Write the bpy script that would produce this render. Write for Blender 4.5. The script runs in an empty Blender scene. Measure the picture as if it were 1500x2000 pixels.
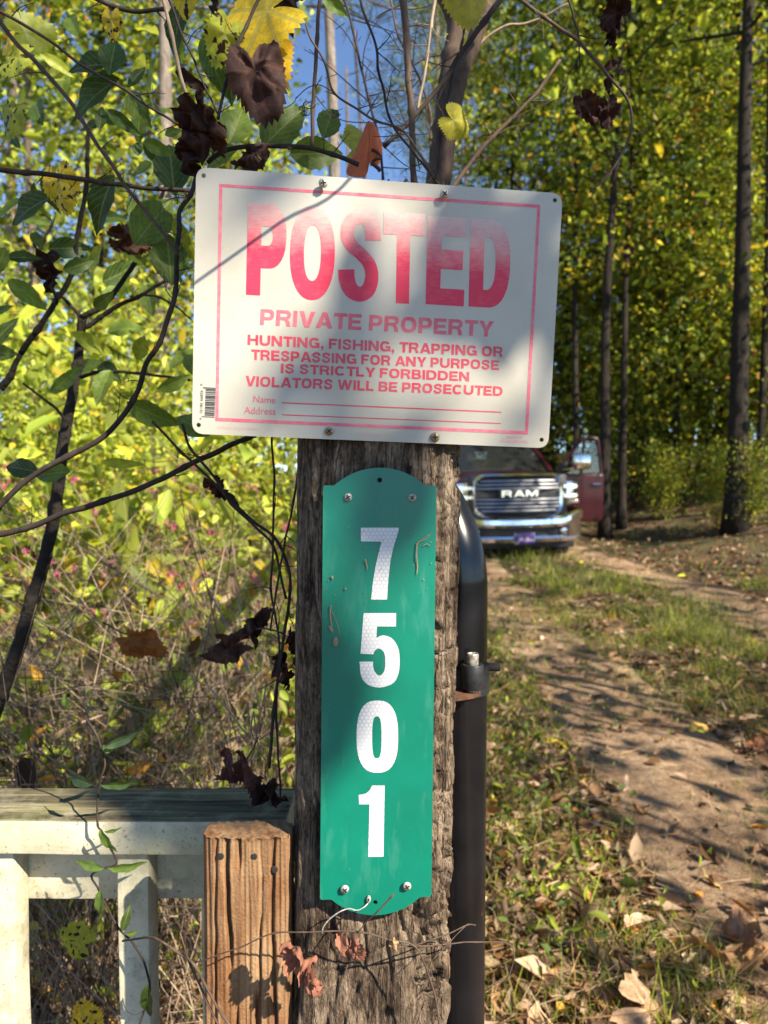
import bpy, bmesh, math, random
import numpy as np
from mathutils import Vector, Matrix, noise, Euler

# ------------------------------------------------------------------ camera, world, sun, exposure
SC = bpy.context.scene
COL = SC.collection
F = 1387.0                       # focal length in photograph pixels (1500 x 2000)
PITCH = math.radians(2.0)
CAM = Vector((0, 0, 1.42))
cam_d = bpy.data.cameras.new('camera')
cam = bpy.data.objects.new('camera', cam_d)
COL.objects.link(cam)
cam.location = CAM
cam.rotation_euler = (math.radians(90) - PITCH, 0, 0)
cam_d.sensor_fit = 'VERTICAL'
cam_d.sensor_height = 36.0
cam_d.lens = F / 2000 * 36.0
cam_d.clip_start = 0.05
cam_d.clip_end = 1000
cam_d.dof.use_dof = True
cam_d.dof.focus_distance = 0.70
cam_d.dof.aperture_fstop = 7.5
SC.camera = cam

SUN = Vector((0.57, -0.54, 0.62)).normalized()
sun_d = bpy.data.lights.new('sun', 'SUN')
sun = bpy.data.objects.new('sun', sun_d)
COL.objects.link(sun)
sun.location = SUN * 30
sun.rotation_euler = SUN.to_track_quat('Z', 'Y').to_euler()
sun_d.energy = 5.0
sun_d.angle = math.radians(0.53)
sun_d.color = (1.0, 0.90, 0.75)

W = bpy.data.worlds.new('World')
SC.world = W
W.use_nodes = True
wn = W.node_tree
for n in list(wn.nodes):
    wn.nodes.remove(n)
wo = wn.nodes.new('ShaderNodeOutputWorld')
wb = wn.nodes.new('ShaderNodeBackground')
sky = wn.nodes.new('ShaderNodeTexSky')
sky.sky_type = 'NISHITA'
sky.sun_disc = False
sky.sun_elevation = math.asin(SUN.z)
sky.sun_rotation = math.atan2(SUN.x, SUN.y)
sky.altitude = 2500
sky.air_density = 1.0
sky.dust_density = 0.2
sky.ozone_density = 3.5
wb.inputs['Strength'].default_value = 0.10
wn.links.new(sky.outputs[0], wb.inputs['Color'])
wn.links.new(wb.outputs[0], wo.inputs['Surface'])

SC.view_settings.view_transform = 'Standard'
SC.view_settings.look = 'None'
SC.view_settings.exposure = 1.36
SC.view_settings.gamma = 1.0
SC.render.engine = 'CYCLES'
cy = SC.cycles
cy.max_bounces = 8
cy.diffuse_bounces = 4
cy.glossy_bounces = 3
cy.transmission_bounces = 5
cy.transparent_max_bounces = 6
cy.sample_clamp_indirect = 6.0
cy.caustics_reflective = False
cy.caustics_refractive = False

R = random.Random(7)
NR = np.random.default_rng(7)


# ------------------------------------------------------------------ small helpers
def P(px, py, Y):
    """world point seen at photograph pixel (px, py) that lies Y metres in front of the camera"""
    dx = (px - 750) / F
    du = (1000 - py) / F
    d = Vector((dx, math.cos(PITCH) + du * math.sin(PITCH), -math.sin(PITCH) + du * math.cos(PITCH)))
    return CAM + d * (Y / d.y)


def srgb(r, g, b):
    def c(v):
        v /= 255.0
        return v / 12.92 if v <= 0.04045 else ((v + 0.055) / 1.055) ** 2.4
    return (c(r), c(g), c(b), 1.0)


def smooth(a, b, x):
    t = min(1, max(0, (x - a) / (b - a)))
    return t * t * (3 - 2 * t)


def tag(o, label=None, cat=None, group=None, kind=None):
    if label:
        o['label'] = label
    if cat:
        o['category'] = cat
    if group:
        o['group'] = group
    if kind:
        o['kind'] = kind
    return o


def empty(name, loc, label, cat, group=None, rz=0):
    o = bpy.data.objects.new(name, None)
    COL.objects.link(o)
    o.location = loc
    o.rotation_euler = (0, 0, rz)
    o.empty_display_size = 0.1
    return tag(o, label, cat, group)


def link(name, me, mat, parent=None, local=False, base=None):
    """link a mesh; vertices are in world space unless local"""
    o = bpy.data.objects.new(name, me)
    COL.objects.link(o)
    if mat is not None and not me.materials:
        me.materials.append(mat)
    if parent is not None:
        o.parent = parent
        if not local and parent.parent is None:
            o.matrix_parent_inverse = parent.matrix_basis.inverted()
    elif base is not None and not local:
        b = Vector(base)
        me.transform(Matrix.Translation(-b))
        o.location = b
    return o


def copy_tree(o, parent=None):
    c = o.copy()
    COL.objects.link(c)
    c.parent = parent
    for ch in o.children:
        copy_tree(ch, c)
    return c


def catmull(pts, sub=6):
    pts = [Vector(p) for p in pts]
    if len(pts) < 3:
        return pts
    out = []
    n = len(pts)
    for i in range(n - 1):
        p0 = pts[i - 1] if i else pts[0] * 2 - pts[1]
        p1, p2 = pts[i], pts[i + 1]
        p3 = pts[i + 2] if i + 2 < n else pts[-1] * 2 - pts[-2]
        for k in range(sub):
            t = k / sub
            out.append(0.5 * ((2 * p1) + (p2 - p0) * t + (2 * p0 - 5 * p1 + 4 * p2 - p3) * t * t
                              + (3 * p1 - p0 - 3 * p2 + p3) * t ** 3))
    out.append(pts[-1])
    return out


class MB:
    def __init__(self):
        self.v = []
        self.f = []

    def add(self, vs, fs):
        o = len(self.v)
        self.v += [tuple(p) for p in vs]
        self.f += [tuple(i + o for i in f) for f in fs]
        return self

    def tube(self, pts, r0, r1=None, n=8, wob=0.0, cap=True, radii=None):
        pts = [Vector(p) for p in pts]
        m = len(pts)
        if m < 2:
            return self
        r1 = r0 if r1 is None else r1
        vs, fs = [], []
        up = None
        for i, p in enumerate(pts):
            t = (pts[min(i + 1, m - 1)] - pts[max(i - 1, 0)])
            if t.length < 1e-9:
                t = Vector((0, 0, 1))
            t.normalize()
            if up is None:
                up = t.orthogonal().normalized()
            up = (up - t * up.dot(t))
            if up.length < 1e-6:
                up = t.orthogonal()
            up.normalize()
            sd = t.cross(up)
            r = radii[i] if radii else r0 + (r1 - r0) * i / (m - 1)
            if wob:
                r *= 1 + wob * noise.noise(p * 60)
            for k in range(n):
                a = 2 * math.pi * k / n
                vs.append(p + (up * math.cos(a) + sd * math.sin(a)) * r)
        for i in range(m - 1):
            for k in range(n):
                k2 = (k + 1) % n
                fs.append((i * n + k, i * n + k2, (i + 1) * n + k2, (i + 1) * n + k))
        if cap:
            fs.append(tuple(range(n - 1, -1, -1)))
            fs.append(tuple((m - 1) * n + k for k in range(n)))
        return self.add(vs, fs)

    def box(self, c, s, bev=0.0, seg=2, M=None):
        bm = bmesh.new()
        bmesh.ops.create_cube(bm, size=1.0)
        bmesh.ops.scale(bm, vec=Vector(s), verts=bm.verts)
        if bev:
            bmesh.ops.bevel(bm, geom=bm.edges[:], offset=bev, segments=seg, profile=0.5, affect='EDGES')
        bmesh.ops.translate(bm, vec=Vector(c), verts=bm.verts)
        if M is not None:
            bm.transform(M)
        bm.verts.index_update()
        self.add([v.co.copy() for v in bm.verts], [[v.index for v in f.verts] for f in bm.faces])
        bm.free()
        return self

    def lathe(self, prof, M=None, n=20):
        """prof: list of (r, h) turned round the z axis"""
        M = M or Matrix()
        vs, fs = [], []
        for r, h in prof:
            for k in range(n):
                a = 2 * math.pi * k / n
                vs.append(M @ Vector((r * math.cos(a), r * math.sin(a), h)))
        for i in range(len(prof) - 1):
            for k in range(n):
                k2 = (k + 1) % n
                fs.append((i * n + k, i * n + k2, (i + 1) * n + k2, (i + 1) * n + k))
        return self.add(vs, fs)

    def loft(self, rings, cap=True):
        n = len(rings[0])
        vs = [p for r in rings for p in r]
        fs = []
        for i in range(len(rings) - 1):
            for k in range(n):
                k2 = (k + 1) % n
                fs.append((i * n + k, i * n + k2, (i + 1) * n + k2, (i + 1) * n + k))
        if cap:
            fs.append(tuple(range(n - 1, -1, -1)))
            fs.append(tuple((len(rings) - 1) * n + k for k in range(n)))
        return self.add(vs, fs)

    def mesh(self, name, shade=True, fix=False, angle=None):
        me = bpy.data.meshes.new(name)
        me.from_pydata(self.v, [], self.f)
        if fix:
            bm = bmesh.new()
            bm.from_mesh(me)
            bmesh.ops.recalc_face_normals(bm, faces=bm.faces)
            bm.to_mesh(me)
            bm.free()
        if shade:
            me.shade_smooth()
            if angle:
                me.set_sharp_from_angle(angle=math.radians(angle))
        me.update()
        return me

    def build(self, name, mat, parent=None, shade=True, fix=True, angle=40, local=False, base=None):
        return link(name, self.mesh(name, shade, fix, angle), mat, parent, local, base)


def fill_polys(loops, M, depth=0.0, name='poly'):
    """filled flat shape (holes allowed) of 2-D loops, made solid by depth, placed by matrix M (x, y in plane, z out)"""
    cu = bpy.data.curves.new(name, 'CURVE')
    cu.dimensions = '2D'
    cu.fill_mode = 'BOTH'
    cu.extrude = depth / 2
    for lp in loops:
        sp = cu.splines.new('POLY')
        sp.points.add(len(lp) - 1)
        for i, p in enumerate(lp):
            sp.points[i].co = (p[0], p[1], 0, 1)
        sp.use_cyclic_u = True
    ob = bpy.data.objects.new(name, cu)
    COL.objects.link(ob)
    bpy.context.view_layer.update()
    me = bpy.data.meshes.new_from_object(ob.evaluated_get(bpy.context.evaluated_depsgraph_get()))
    bpy.data.objects.remove(ob)
    bpy.data.curves.remove(cu)
    me.materials.clear()
    me.transform(Matrix.Translation((0, 0, depth / 2)))
    me.transform(M)
    me.name = name
    return me


def text_geo(s, bold=0.0, spacing=1.0):
    cu = bpy.data.curves.new('txt', 'FONT')
    cu.body = s
    cu.resolution_u = 4
    cu.offset = bold
    cu.space_character = spacing
    ob = bpy.data.objects.new('txt', cu)
    COL.objects.link(ob)
    bpy.context.view_layer.update()
    me = bpy.data.meshes.new_from_object(ob.evaluated_get(bpy.context.evaluated_depsgraph_get()))
    vs = [v.co.copy() for v in me.vertices]
    fs = [tuple(p.vertices) for p in me.polygons]
    bpy.data.objects.remove(ob)
    bpy.data.curves.remove(cu)
    bpy.data.meshes.remove(me)
    x0 = min(v.x for v in vs); x1 = max(v.x for v in vs)
    y0 = min(v.y for v in vs); y1 = max(v.y for v in vs)
    return [((v.x - x0) / (x1 - x0), (v.y - y0) / (y1 - y0)) for v in vs], fs


# ------------------------------------------------------------------ materials
class NT:
    def __init__(self, name):
        self.m = bpy.data.materials.new(name)
        self.m.use_nodes = True
        self.t = self.m.node_tree
        for n in list(self.t.nodes):
            self.t.nodes.remove(n)
        self.out = self.n('ShaderNodeOutputMaterial')

    def n(self, typ, **kw):
        nd = self.t.nodes.new(typ)
        for k, v in kw.items():
            setattr(nd, k, v)
        return nd

    def l(self, a, b):
        self.t.links.new(a, b)

    def val(self, sock, v):
        if isinstance(v, (int, float, tuple, list)):
            sock.default_value = v
        else:
            self.l(v, sock)

    def coord(self, scale=(1, 1, 1), kind='Object', rot=(0, 0, 0)):
        tc = self.n('ShaderNodeTexCoord')
        mp = self.n('ShaderNodeMapping')
        mp.inputs['Scale'].default_value = scale
        mp.inputs['Rotation'].default_value = rot
        self.l(tc.outputs[kind], mp.inputs['Vector'])
        return mp.outputs[0]

    def noise(self, vec, scale, detail=4, rough=0.55, dist=0.0):
        nd = self.n('ShaderNodeTexNoise')
        self.l(vec, nd.inputs['Vector'])
        nd.inputs['Scale'].default_value = scale
        nd.inputs['Detail'].default_value = detail
        nd.inputs['Roughness'].default_value = rough
        nd.inputs['Distortion'].default_value = dist
        return nd.outputs['Fac']

    def ramp(self, fac, stops, interp='LINEAR'):
        nd = self.n('ShaderNodeValToRGB')
        nd.color_ramp.interpolation = interp
        e = nd.color_ramp.elements
        while len(e) > 1:
            e.remove(e[-1])
        for i, (p, c) in enumerate(stops):
            el = e[0] if i == 0 else e.new(p)
            el.position = p
            el.color = c if len(c) == 4 else (*c, 1)
        self.l(fac, nd.inputs[0])
        return nd.outputs[0]

    def mix(self, fac, a, b, mode='MIX'):
        nd = self.n('ShaderNodeMix', data_type='RGBA', blend_type=mode)
        self.val(nd.inputs[0], fac)
        self.val(nd.inputs[6], a)
        self.val(nd.inputs[7], b)
        return nd.outputs[2]

    def math(self, op, a, b=0.0, c=0.0, clamp=False):
        nd = self.n('ShaderNodeMath', operation=op, use_clamp=clamp)
        self.val(nd.inputs[0], a)
        self.val(nd.inputs[1], b)
        self.val(nd.inputs[2], c)
        return nd.outputs[0]

    def vmath(self, op, a, b=(0, 0, 0)):
        nd = self.n('ShaderNodeVectorMath', operation=op)
        self.val(nd.inputs[0], a)
        self.val(nd.inputs[1], b)
        return nd

    def bump(self, h, strength=0.5, dist=0.01):
        nd = self.n('ShaderNodeBump')
        self.l(h, nd.inputs['Height'])
        nd.inputs['Strength'].default_value = strength
        nd.inputs['Distance'].default_value = dist
        return nd.outputs[0]

    def pbr(self, color, rough=0.6, metal=0.0, spec=0.5, normal=None, coat=0.0, emis=None, estr=0.0):
        b = self.n('ShaderNodeBsdfPrincipled')
        self.val(b.inputs['Base Color'], color)
        self.val(b.inputs['Roughness'], rough)
        self.val(b.inputs['Metallic'], metal)
        b.inputs['Specular IOR Level'].default_value = spec
        b.inputs['Coat Weight'].default_value = coat
        b.inputs['Coat Roughness'].default_value = 0.05
        if normal is not None:
            self.l(normal, b.inputs['Normal'])
        if emis:
            b.inputs['Emission Color'].default_value = emis
            b.inputs['Emission Strength'].default_value = estr
        return b

    def done(self, sh):
        self.l(sh.outputs[0], self.out.inputs['Surface'])
        return self.m


def plain(name, color, rough=0.6, metal=0.0, spec=0.5, coat=0.0, var=0.15, vs=30.0, bump=0.0):
    t = NT(name)
    c = t.coord()
    n = t.noise(c, vs, 5)
    dark = tuple(x * (1 - var) for x in color[:3]) + (1,)
    lite = tuple(min(1, x * (1 + var)) for x in color[:3]) + (1,)
    col = t.ramp(n, [(0.3, dark), (0.7, lite)])
    nm = t.bump(n, bump, 0.003) if bump else None
    return t.done(t.pbr(col, rough, metal, spec, nm, coat))


def leaf_mat(name, trans=0.45, rough=0.45, spec=0.35, spots=None, warm=(1.0, 1.0, 0.6)):
    """thin leaf: colour from the per-leaf attribute, lets light through"""
    t = NT(name)
    a = t.n('ShaderNodeAttribute', attribute_name='Col')
    col = a.outputs['Color']
    if spots:
        n = t.noise(t.coord(), spots, 2, 0.5)
        m = t.ramp(n, [(0.60, (0, 0, 0)), (0.66, (1, 1, 1))])
        col = t.mix(m, col, (0.05, 0.022, 0.008, 1))
    b = t.pbr(col, rough, 0, spec)
    tr = t.n('ShaderNodeBsdfTranslucent')
    tc = t.mix(1.0, col, (*warm, 1), 'MULTIPLY')
    t.l(tc, tr.inputs['Color'])
    ms = t.n('ShaderNodeMixShader')
    ms.inputs[0].default_value = trans
    t.l(b.outputs[0], ms.inputs[1])
    t.l(tr.outputs[0], ms.inputs[2])
    return t.done(ms)


def wood_mat(name, stops, stretch=(60, 60, 3), rough=0.85, bump=0.6, bd=0.002, rot=(0, 0, 0), fine=220, patch=None):
    t = NT(name)
    c = t.coord(stretch, rot=rot)
    n1 = t.noise(c, 1.0, 8, 0.65, 0.6)
    c2 = t.coord((1, 1, 1))
    n2 = t.noise(c2, 14, 5, 0.6)
    n3 = t.noise(c2, fine, 3, 0.6)
    f = t.math('ADD', t.math('MULTIPLY', n1, 0.62), t.math('ADD', t.math('MULTIPLY', n2, 0.25), t.math('MULTIPLY', n3, 0.13)))
    col = t.ramp(f, stops)
    if patch:
        pc, sc, lo, hi = patch
        pm = t.ramp(t.noise(c2, sc, 6, 0.6), [(lo, (0, 0, 0)), (hi, (1, 1, 1))])
        col = t.mix(pm, col, pc)
    nm = t.bump(t.math('ADD', n1, t.math('MULTIPLY', n3, 0.5)), bump, bd)
    return t.done(t.pbr(col, rough, 0, 0.25, nm))


M = {}
M['leaf'] = leaf_mat('leaf', 0.56, 0.5, 0.3)
M['leaf_near'] = leaf_mat('leaf_near', 0.42, 0.38, 0.4, spots=None)
M['leaf_spot'] = leaf_mat('leaf_spotted', 0.45, 0.5, 0.3, spots=95.0)
M['leaf_dry'] = leaf_mat('leaf_dry', 0.25, 0.75, 0.2, warm=(1, 0.7, 0.4))
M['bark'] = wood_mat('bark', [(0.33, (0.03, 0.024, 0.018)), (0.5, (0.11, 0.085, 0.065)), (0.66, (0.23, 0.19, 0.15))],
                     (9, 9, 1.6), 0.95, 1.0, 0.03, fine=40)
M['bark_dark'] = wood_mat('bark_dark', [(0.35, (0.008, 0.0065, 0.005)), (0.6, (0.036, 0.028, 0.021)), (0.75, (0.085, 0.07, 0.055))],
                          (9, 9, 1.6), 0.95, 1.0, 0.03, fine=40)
M['bark_pine'] = wood_mat('bark_pine', [(0.33, (0.07, 0.055, 0.045)), (0.5, (0.19, 0.155, 0.13)), (0.66, (0.34, 0.30, 0.26))],
                          (7, 7, 2.5), 0.95, 1.0, 0.04, fine=40)
M['twig'] = wood_mat('twig', [(0.35, (0.035, 0.022, 0.016)), (0.55, (0.10, 0.066, 0.045)), (0.72, (0.20, 0.145, 0.10))],
                     (90, 90, 20), 0.8, 0.5, 0.0008, fine=500)
M['twig_dark'] = wood_mat('twig_dark', [(0.35, (0.014, 0.010, 0.009)), (0.55, (0.045, 0.032, 0.026)), (0.72, (0.10, 0.075, 0.06))],
                          (90, 90, 20), 0.8, 0.5, 0.0008, fine=500)
M['twig_pale'] = wood_mat('twig_pale', [(0.35, (0.15, 0.105, 0.072)), (0.55, (0.34, 0.25, 0.165)), (0.72, (0.54, 0.43, 0.30))],
                          (90, 90, 20), 0.8, 0.5, 0.0008, fine=500)
M['stem_green'] = plain('stem_green', (0.10, 0.13, 0.035, 1), 0.6, vs=60, var=0.4)

# ------------------------------------------------------------------ ground
def ground_z(x, y):
    z = 0.024 * y if y > 0 else 0.0
    rise = smooth(4.3, 9.5, x) * (0.75 + 0.35 * smooth(4, 16, y))
    z += rise * smooth(-6, 3, y)
    z += 0.75 * smooth(13.0, 21.0, y) * smooth(1.2, 3.8, x)
    z += 0.45 * smooth(14, 30, y)
    # low hump of grass between the wheel tracks
    z += 0.07 * math.exp(-((x - track_mid(y)) / 0.55) ** 2) * smooth(0.5, 3, y)
    z += 0.03 * noise.noise(Vector((x * 0.7, y * 0.7, 0))) + 0.015 * noise.noise(Vector((x * 2.3, y * 2.3, 3)))
    return z


def track_left(y):
    return 1.27 + 0.10 * math.sin(y * 0.45) + 0.03 * y * smooth(6, 14, y)


def track_right(y):
    return 3.75 - 0.55 * smooth(8, 12.5, y) + 0.10 * math.sin(y * 0.5 + 1)


def track_mid(y):
    return 0.5 * (track_left(y) + track_right(y))


def soil_mat(name, stops, bumpd=0.02, scale=1.0, patch=None):
    t = NT(name)
    c = t.coord((1, 1, 1))
    n1 = t.noise(c, 2.2 * scale, 6, 0.6)
    n2 = t.noise(c, 22 * scale, 6, 0.65)
    n3 = t.noise(c, 110 * scale, 4, 0.7)
    f = t.math('ADD', t.math('MULTIPLY', n1, 0.35), t.math('ADD', t.math('MULTIPLY', n2, 0.38), t.math('MULTIPLY', n3, 0.27)))
    col = t.ramp(f, stops)
    if patch:
        pm = t.ramp(t.noise(c, 1.1, 5, 0.65), [(0.45, (0, 0, 0)), (0.62, (1, 1, 1))])
        col = t.mix(t.math('MULTIPLY', pm, 0.7), col, patch)
    nm = t.bump(t.math('ADD', n2, t.math('MULTIPLY', n3, 0.7)), 1.0, bumpd)
    return t.done(t.pbr(col, 0.95, 0, 0.15, nm))


M['soil'] = soil_mat('soil', [(0.33, (0.035, 0.022, 0.013)), (0.48, (0.12, 0.078, 0.045)), (0.6, (0.24, 0.165, 0.10)), (0.72, (0.36, 0.27, 0.18))],
                     0.025, patch=(0.075, 0.085, 0.03, 1))
M['track'] = soil_mat('track_dirt', bumpd=0.03, stops= [(0.36, (0.09, 0.055, 0.032)), (0.48, (0.31, 0.195, 0.112)), (0.63, (0.60, 0.425, 0.265))])


def graded(a, b, focus, n, k=3.0):
    s = np.linspace(-1, 1, n)
    w = np.sinh(k * s) / np.sinh(k)
    return [focus + (w_ * (b - focus) if w_ > 0 else -w_ * (a - focus)) for w_ in w]


def make_ground():
    xs = graded(-130, 150, 1.2, 190, 5.5)
    ys = graded(-60, 300, 5.0, 230, 5.5)
    vs = [(x, y, ground_z(x, y)) for y in ys for x in xs]
    n = len(xs)
    fs = [(j * n + i, j * n + i + 1, (j + 1) * n + i + 1, (j + 1) * n + i) for j in range(len(ys) - 1) for i in range(n - 1)]
    o = MB().add(vs, fs).build('ground', M['soil'], fix=False, angle=None)
    tag(o, 'brown leaf-strewn forest floor and roadside bank around the drive', None, None, 'structure')


make_ground()


def strip(fn, w, y0, y1, name, label):
    mb = MB()
    vs, fs = [], []
    m = 9
    k = 0
    y = y0
    while y < y1:
        c = fn(y)
        wl = w * (0.46 + 0.16 * noise.noise(Vector((y * 1.3, 0, w))) + 0.10 * noise.noise(Vector((y * 6, 4, w))))
        wr = w * (0.46 + 0.16 * noise.noise(Vector((y * 1.3, 9, w))) + 0.10 * noise.noise(Vector((y * 6, 2, w))))
        for i in range(m):
            u = i / (m - 1)
            x = c - wl + (wl + wr) * u
            e = 0.012 if 0 < i < m - 1 else -0.02
            dip = -0.0
            vs.append((x, y, ground_z(x, y) + e + dip))
        k += 1
        y += 0.12
    for j in range(k - 1):
        for i in range(m - 1):
            fs.append((j * m + i, j * m + i + 1, (j + 1) * m + i + 1, (j + 1) * m + i))
    o = mb.add(vs, fs).build(name, M['track'], fix=False, angle=None)
    tag(o, label, None, None, 'structure')


strip(track_left, 1.0, -4, 20, 'dirt_track', 'bare sandy wheel track nearest the gate pole, running up to the truck')
strip(track_right, 0.95, -4, 20, 'dirt_track', 'bare sandy wheel track beyond the grass strip, curving past the truck')

# ------------------------------------------------------------------ foliage as many small leaves
def leaf_mesh(name, pos, direc, normal, length, width, color, curl=0.15):
    """one folded six-corner leaf for every row of the arrays"""
    n = len(pos)
    d = direc / (np.linalg.norm(direc, axis=1, keepdims=True) + 1e-9)
    s = np.cross(d, normal)
    s /= (np.linalg.norm(s, axis=1, keepdims=True) + 1e-9)
    u = np.cross(s, d)
    L = length[:, None]
    Wd = width[:, None]
    v = np.empty((n, 6, 3))
    v[:, 0] = pos
    v[:, 1] = pos + d * L * 0.28 - s * Wd * 0.45 + u * Wd * 0.25
    v[:, 2] = pos + d * L * 0.66 - s * Wd * 0.40 + u * Wd * 0.22 - u * L * curl * 0.4
    v[:, 3] = pos + d * L - u * L * curl
    v[:, 4] = pos + d * L * 0.66 + s * Wd * 0.40 + u * Wd * 0.22 - u * L * curl * 0.4
    v[:, 5] = pos + d * L * 0.28 + s * Wd * 0.45 + u * Wd * 0.25
    me = bpy.data.meshes.new(name)
    me.vertices.add(n * 6)
    me.vertices.foreach_set('co', v.astype(np.float32).ravel())
    idx = (np.arange(n)[:, None] * 6 + np.array([[0, 3, 2, 1, 0, 5, 4, 3]])).ravel()
    me.loops.add(n * 8)
    me.loops.foreach_set('vertex_index', idx.astype(np.int32))
    me.polygons.add(n * 2)
    me.polygons.foreach_set('loop_start', (np.arange(n * 2) * 4).astype(np.int32))
    me.update(calc_edges=True)
    at = me.color_attributes.new('Col', 'FLOAT_COLOR', 'POINT')
    c = np.ones((n, 6, 4), np.float32)
    c[:, :, :3] = color[:, None, :3]
    at.data.foreach_set('color', c.ravel())
    return me


def blade_mesh(name, pos, direc, length, width, color, bend=0.35):
    """thin ribbon blades that arch over: five corners each"""
    n = len(pos)
    d = direc / (np.linalg.norm(direc, axis=1, keepdims=True) + 1e-9)
    s = np.cross(d, rnd_unit(n))
    s /= (np.linalg.norm(s, axis=1, keepdims=True) + 1e-9)
    u = np.cross(s, d)
    L, Wd = length[:, None], width[:, None] * 0.5
    k = bend * NR.uniform(0.2, 1.6, (n, 1))
    v = np.empty((n, 5, 3))
    v[:, 0] = pos - s * Wd
    v[:, 1] = pos + s * Wd
    m = pos + d * L * 0.58 + u * L * 0.10 * k
    v[:, 2] = m + s * Wd * 0.8
    v[:, 3] = m - s * Wd * 0.8
    v[:, 4] = pos + d * L * (1 - 0.25 * k) + u * L * 0.55 * k
    me = bpy.data.meshes.new(name)
    me.vertices.add(n * 5)
    me.vertices.foreach_set('co', v.astype(np.float32).ravel())
    idx = (np.arange(n)[:, None] * 5 + np.array([[0, 1, 2, 3, 3, 2, 4]])).ravel()
    me.loops.add(n * 7)
    me.loops.foreach_set('vertex_index', idx.astype(np.int32))
    me.polygons.add(n * 2)
    st = np.arange(n)[:, None] * 7 + np.array([[0, 4]])
    me.polygons.foreach_set('loop_start', st.ravel().astype(np.int32))
    me.update(calc_edges=True)
    at = me.color_attributes.new('Col', 'FLOAT_COLOR', 'POINT')
    c = np.ones((n, 5, 4), np.float32)
    c[:, :, :3] = color[:, None, :3]
    at.data.foreach_set('color', c.ravel())
    return me


def rnd_unit(n):
    v = NR.normal(size=(n, 3))
    return v / np.linalg.norm(v, axis=1, keepdims=True)


def pick_colors(n, pal, wts, jit=0.25, clump=None, nclump=0):
    pal = np.array(pal, float)
    wts = np.array(wts, float) / sum(wts)
    if clump is not None:
        cw = NR.choice(len(pal), size=nclump, p=wts)
        own = NR.choice(len(pal), size=n, p=wts)
        k = np.where(NR.random(n) < 0.6, cw[clump], own)
        br = np.exp(NR.normal(0, 0.22, nclump))[clump]
    else:
        k = NR.choice(len(pal), size=n, p=wts)
        br = 1.0
    c = pal[k] * np.exp(NR.normal(0, jit, (n, 1)))
    return np.clip(c * (br[:, None] if clump is not None else 1.0), 0.004, 0.8)


# leaf albedos (linear)
G_DARK = (0.105, 0.145, 0.024)
G_MID = (0.20, 0.255, 0.034)
G_YEL = (0.42, 0.47, 0.052)
Y_LEAF = (0.70, 0.53, 0.055)
O_LEAF = (0.55, 0.26, 0.04)
B_LEAF = (0.16, 0.085, 0.035)
TAN = (0.33, 0.235, 0.145)
PAL_FOREST = ([(0.035, 0.05, 0.010), G_DARK, G_MID, G_YEL, Y_LEAF, O_LEAF], [1.1, 2.4, 3.6, 2.8, 0.7, 0.2])
PAL_YELLOW = ([G_DARK, G_MID, G_YEL, Y_LEAF, O_LEAF], [1.6, 3.0, 3.2, 1.1, 0.25])
PAL_GREEN = ([G_DARK, G_MID, G_YEL], [3, 4, 1.4])


def cloud(name, centers, spread, n, L, Wd, pal, flat=0.6, up=0.5, jit=0.25, droop=0.25):
    centers = np.array(centers, float)
    k = NR.integers(0, len(centers), n)
    sp = np.array(spread)[k][:, None] if np.ndim(spread) else spread
    off = NR.normal(size=(n, 3)) * sp
    off[:, 2] *= flat
    pos = centers[k] + off
    dr = rnd_unit(n) + off / (np.linalg.norm(off, axis=1, keepdims=True) + 1e-6) * 0.5
    dr[:, 2] -= droop
    nm = rnd_unit(n) * 0.9
    nm[:, 2] += up
    ln = L * np.exp(NR.normal(-0.05, 0.42, n))
    wd = ln * Wd * NR.uniform(0.8, 1.2, n)
    return leaf_mesh(name, pos, dr, nm, ln, wd, pick_colors(n, *pal, jit=jit, clump=k, nclump=len(centers)))


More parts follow.
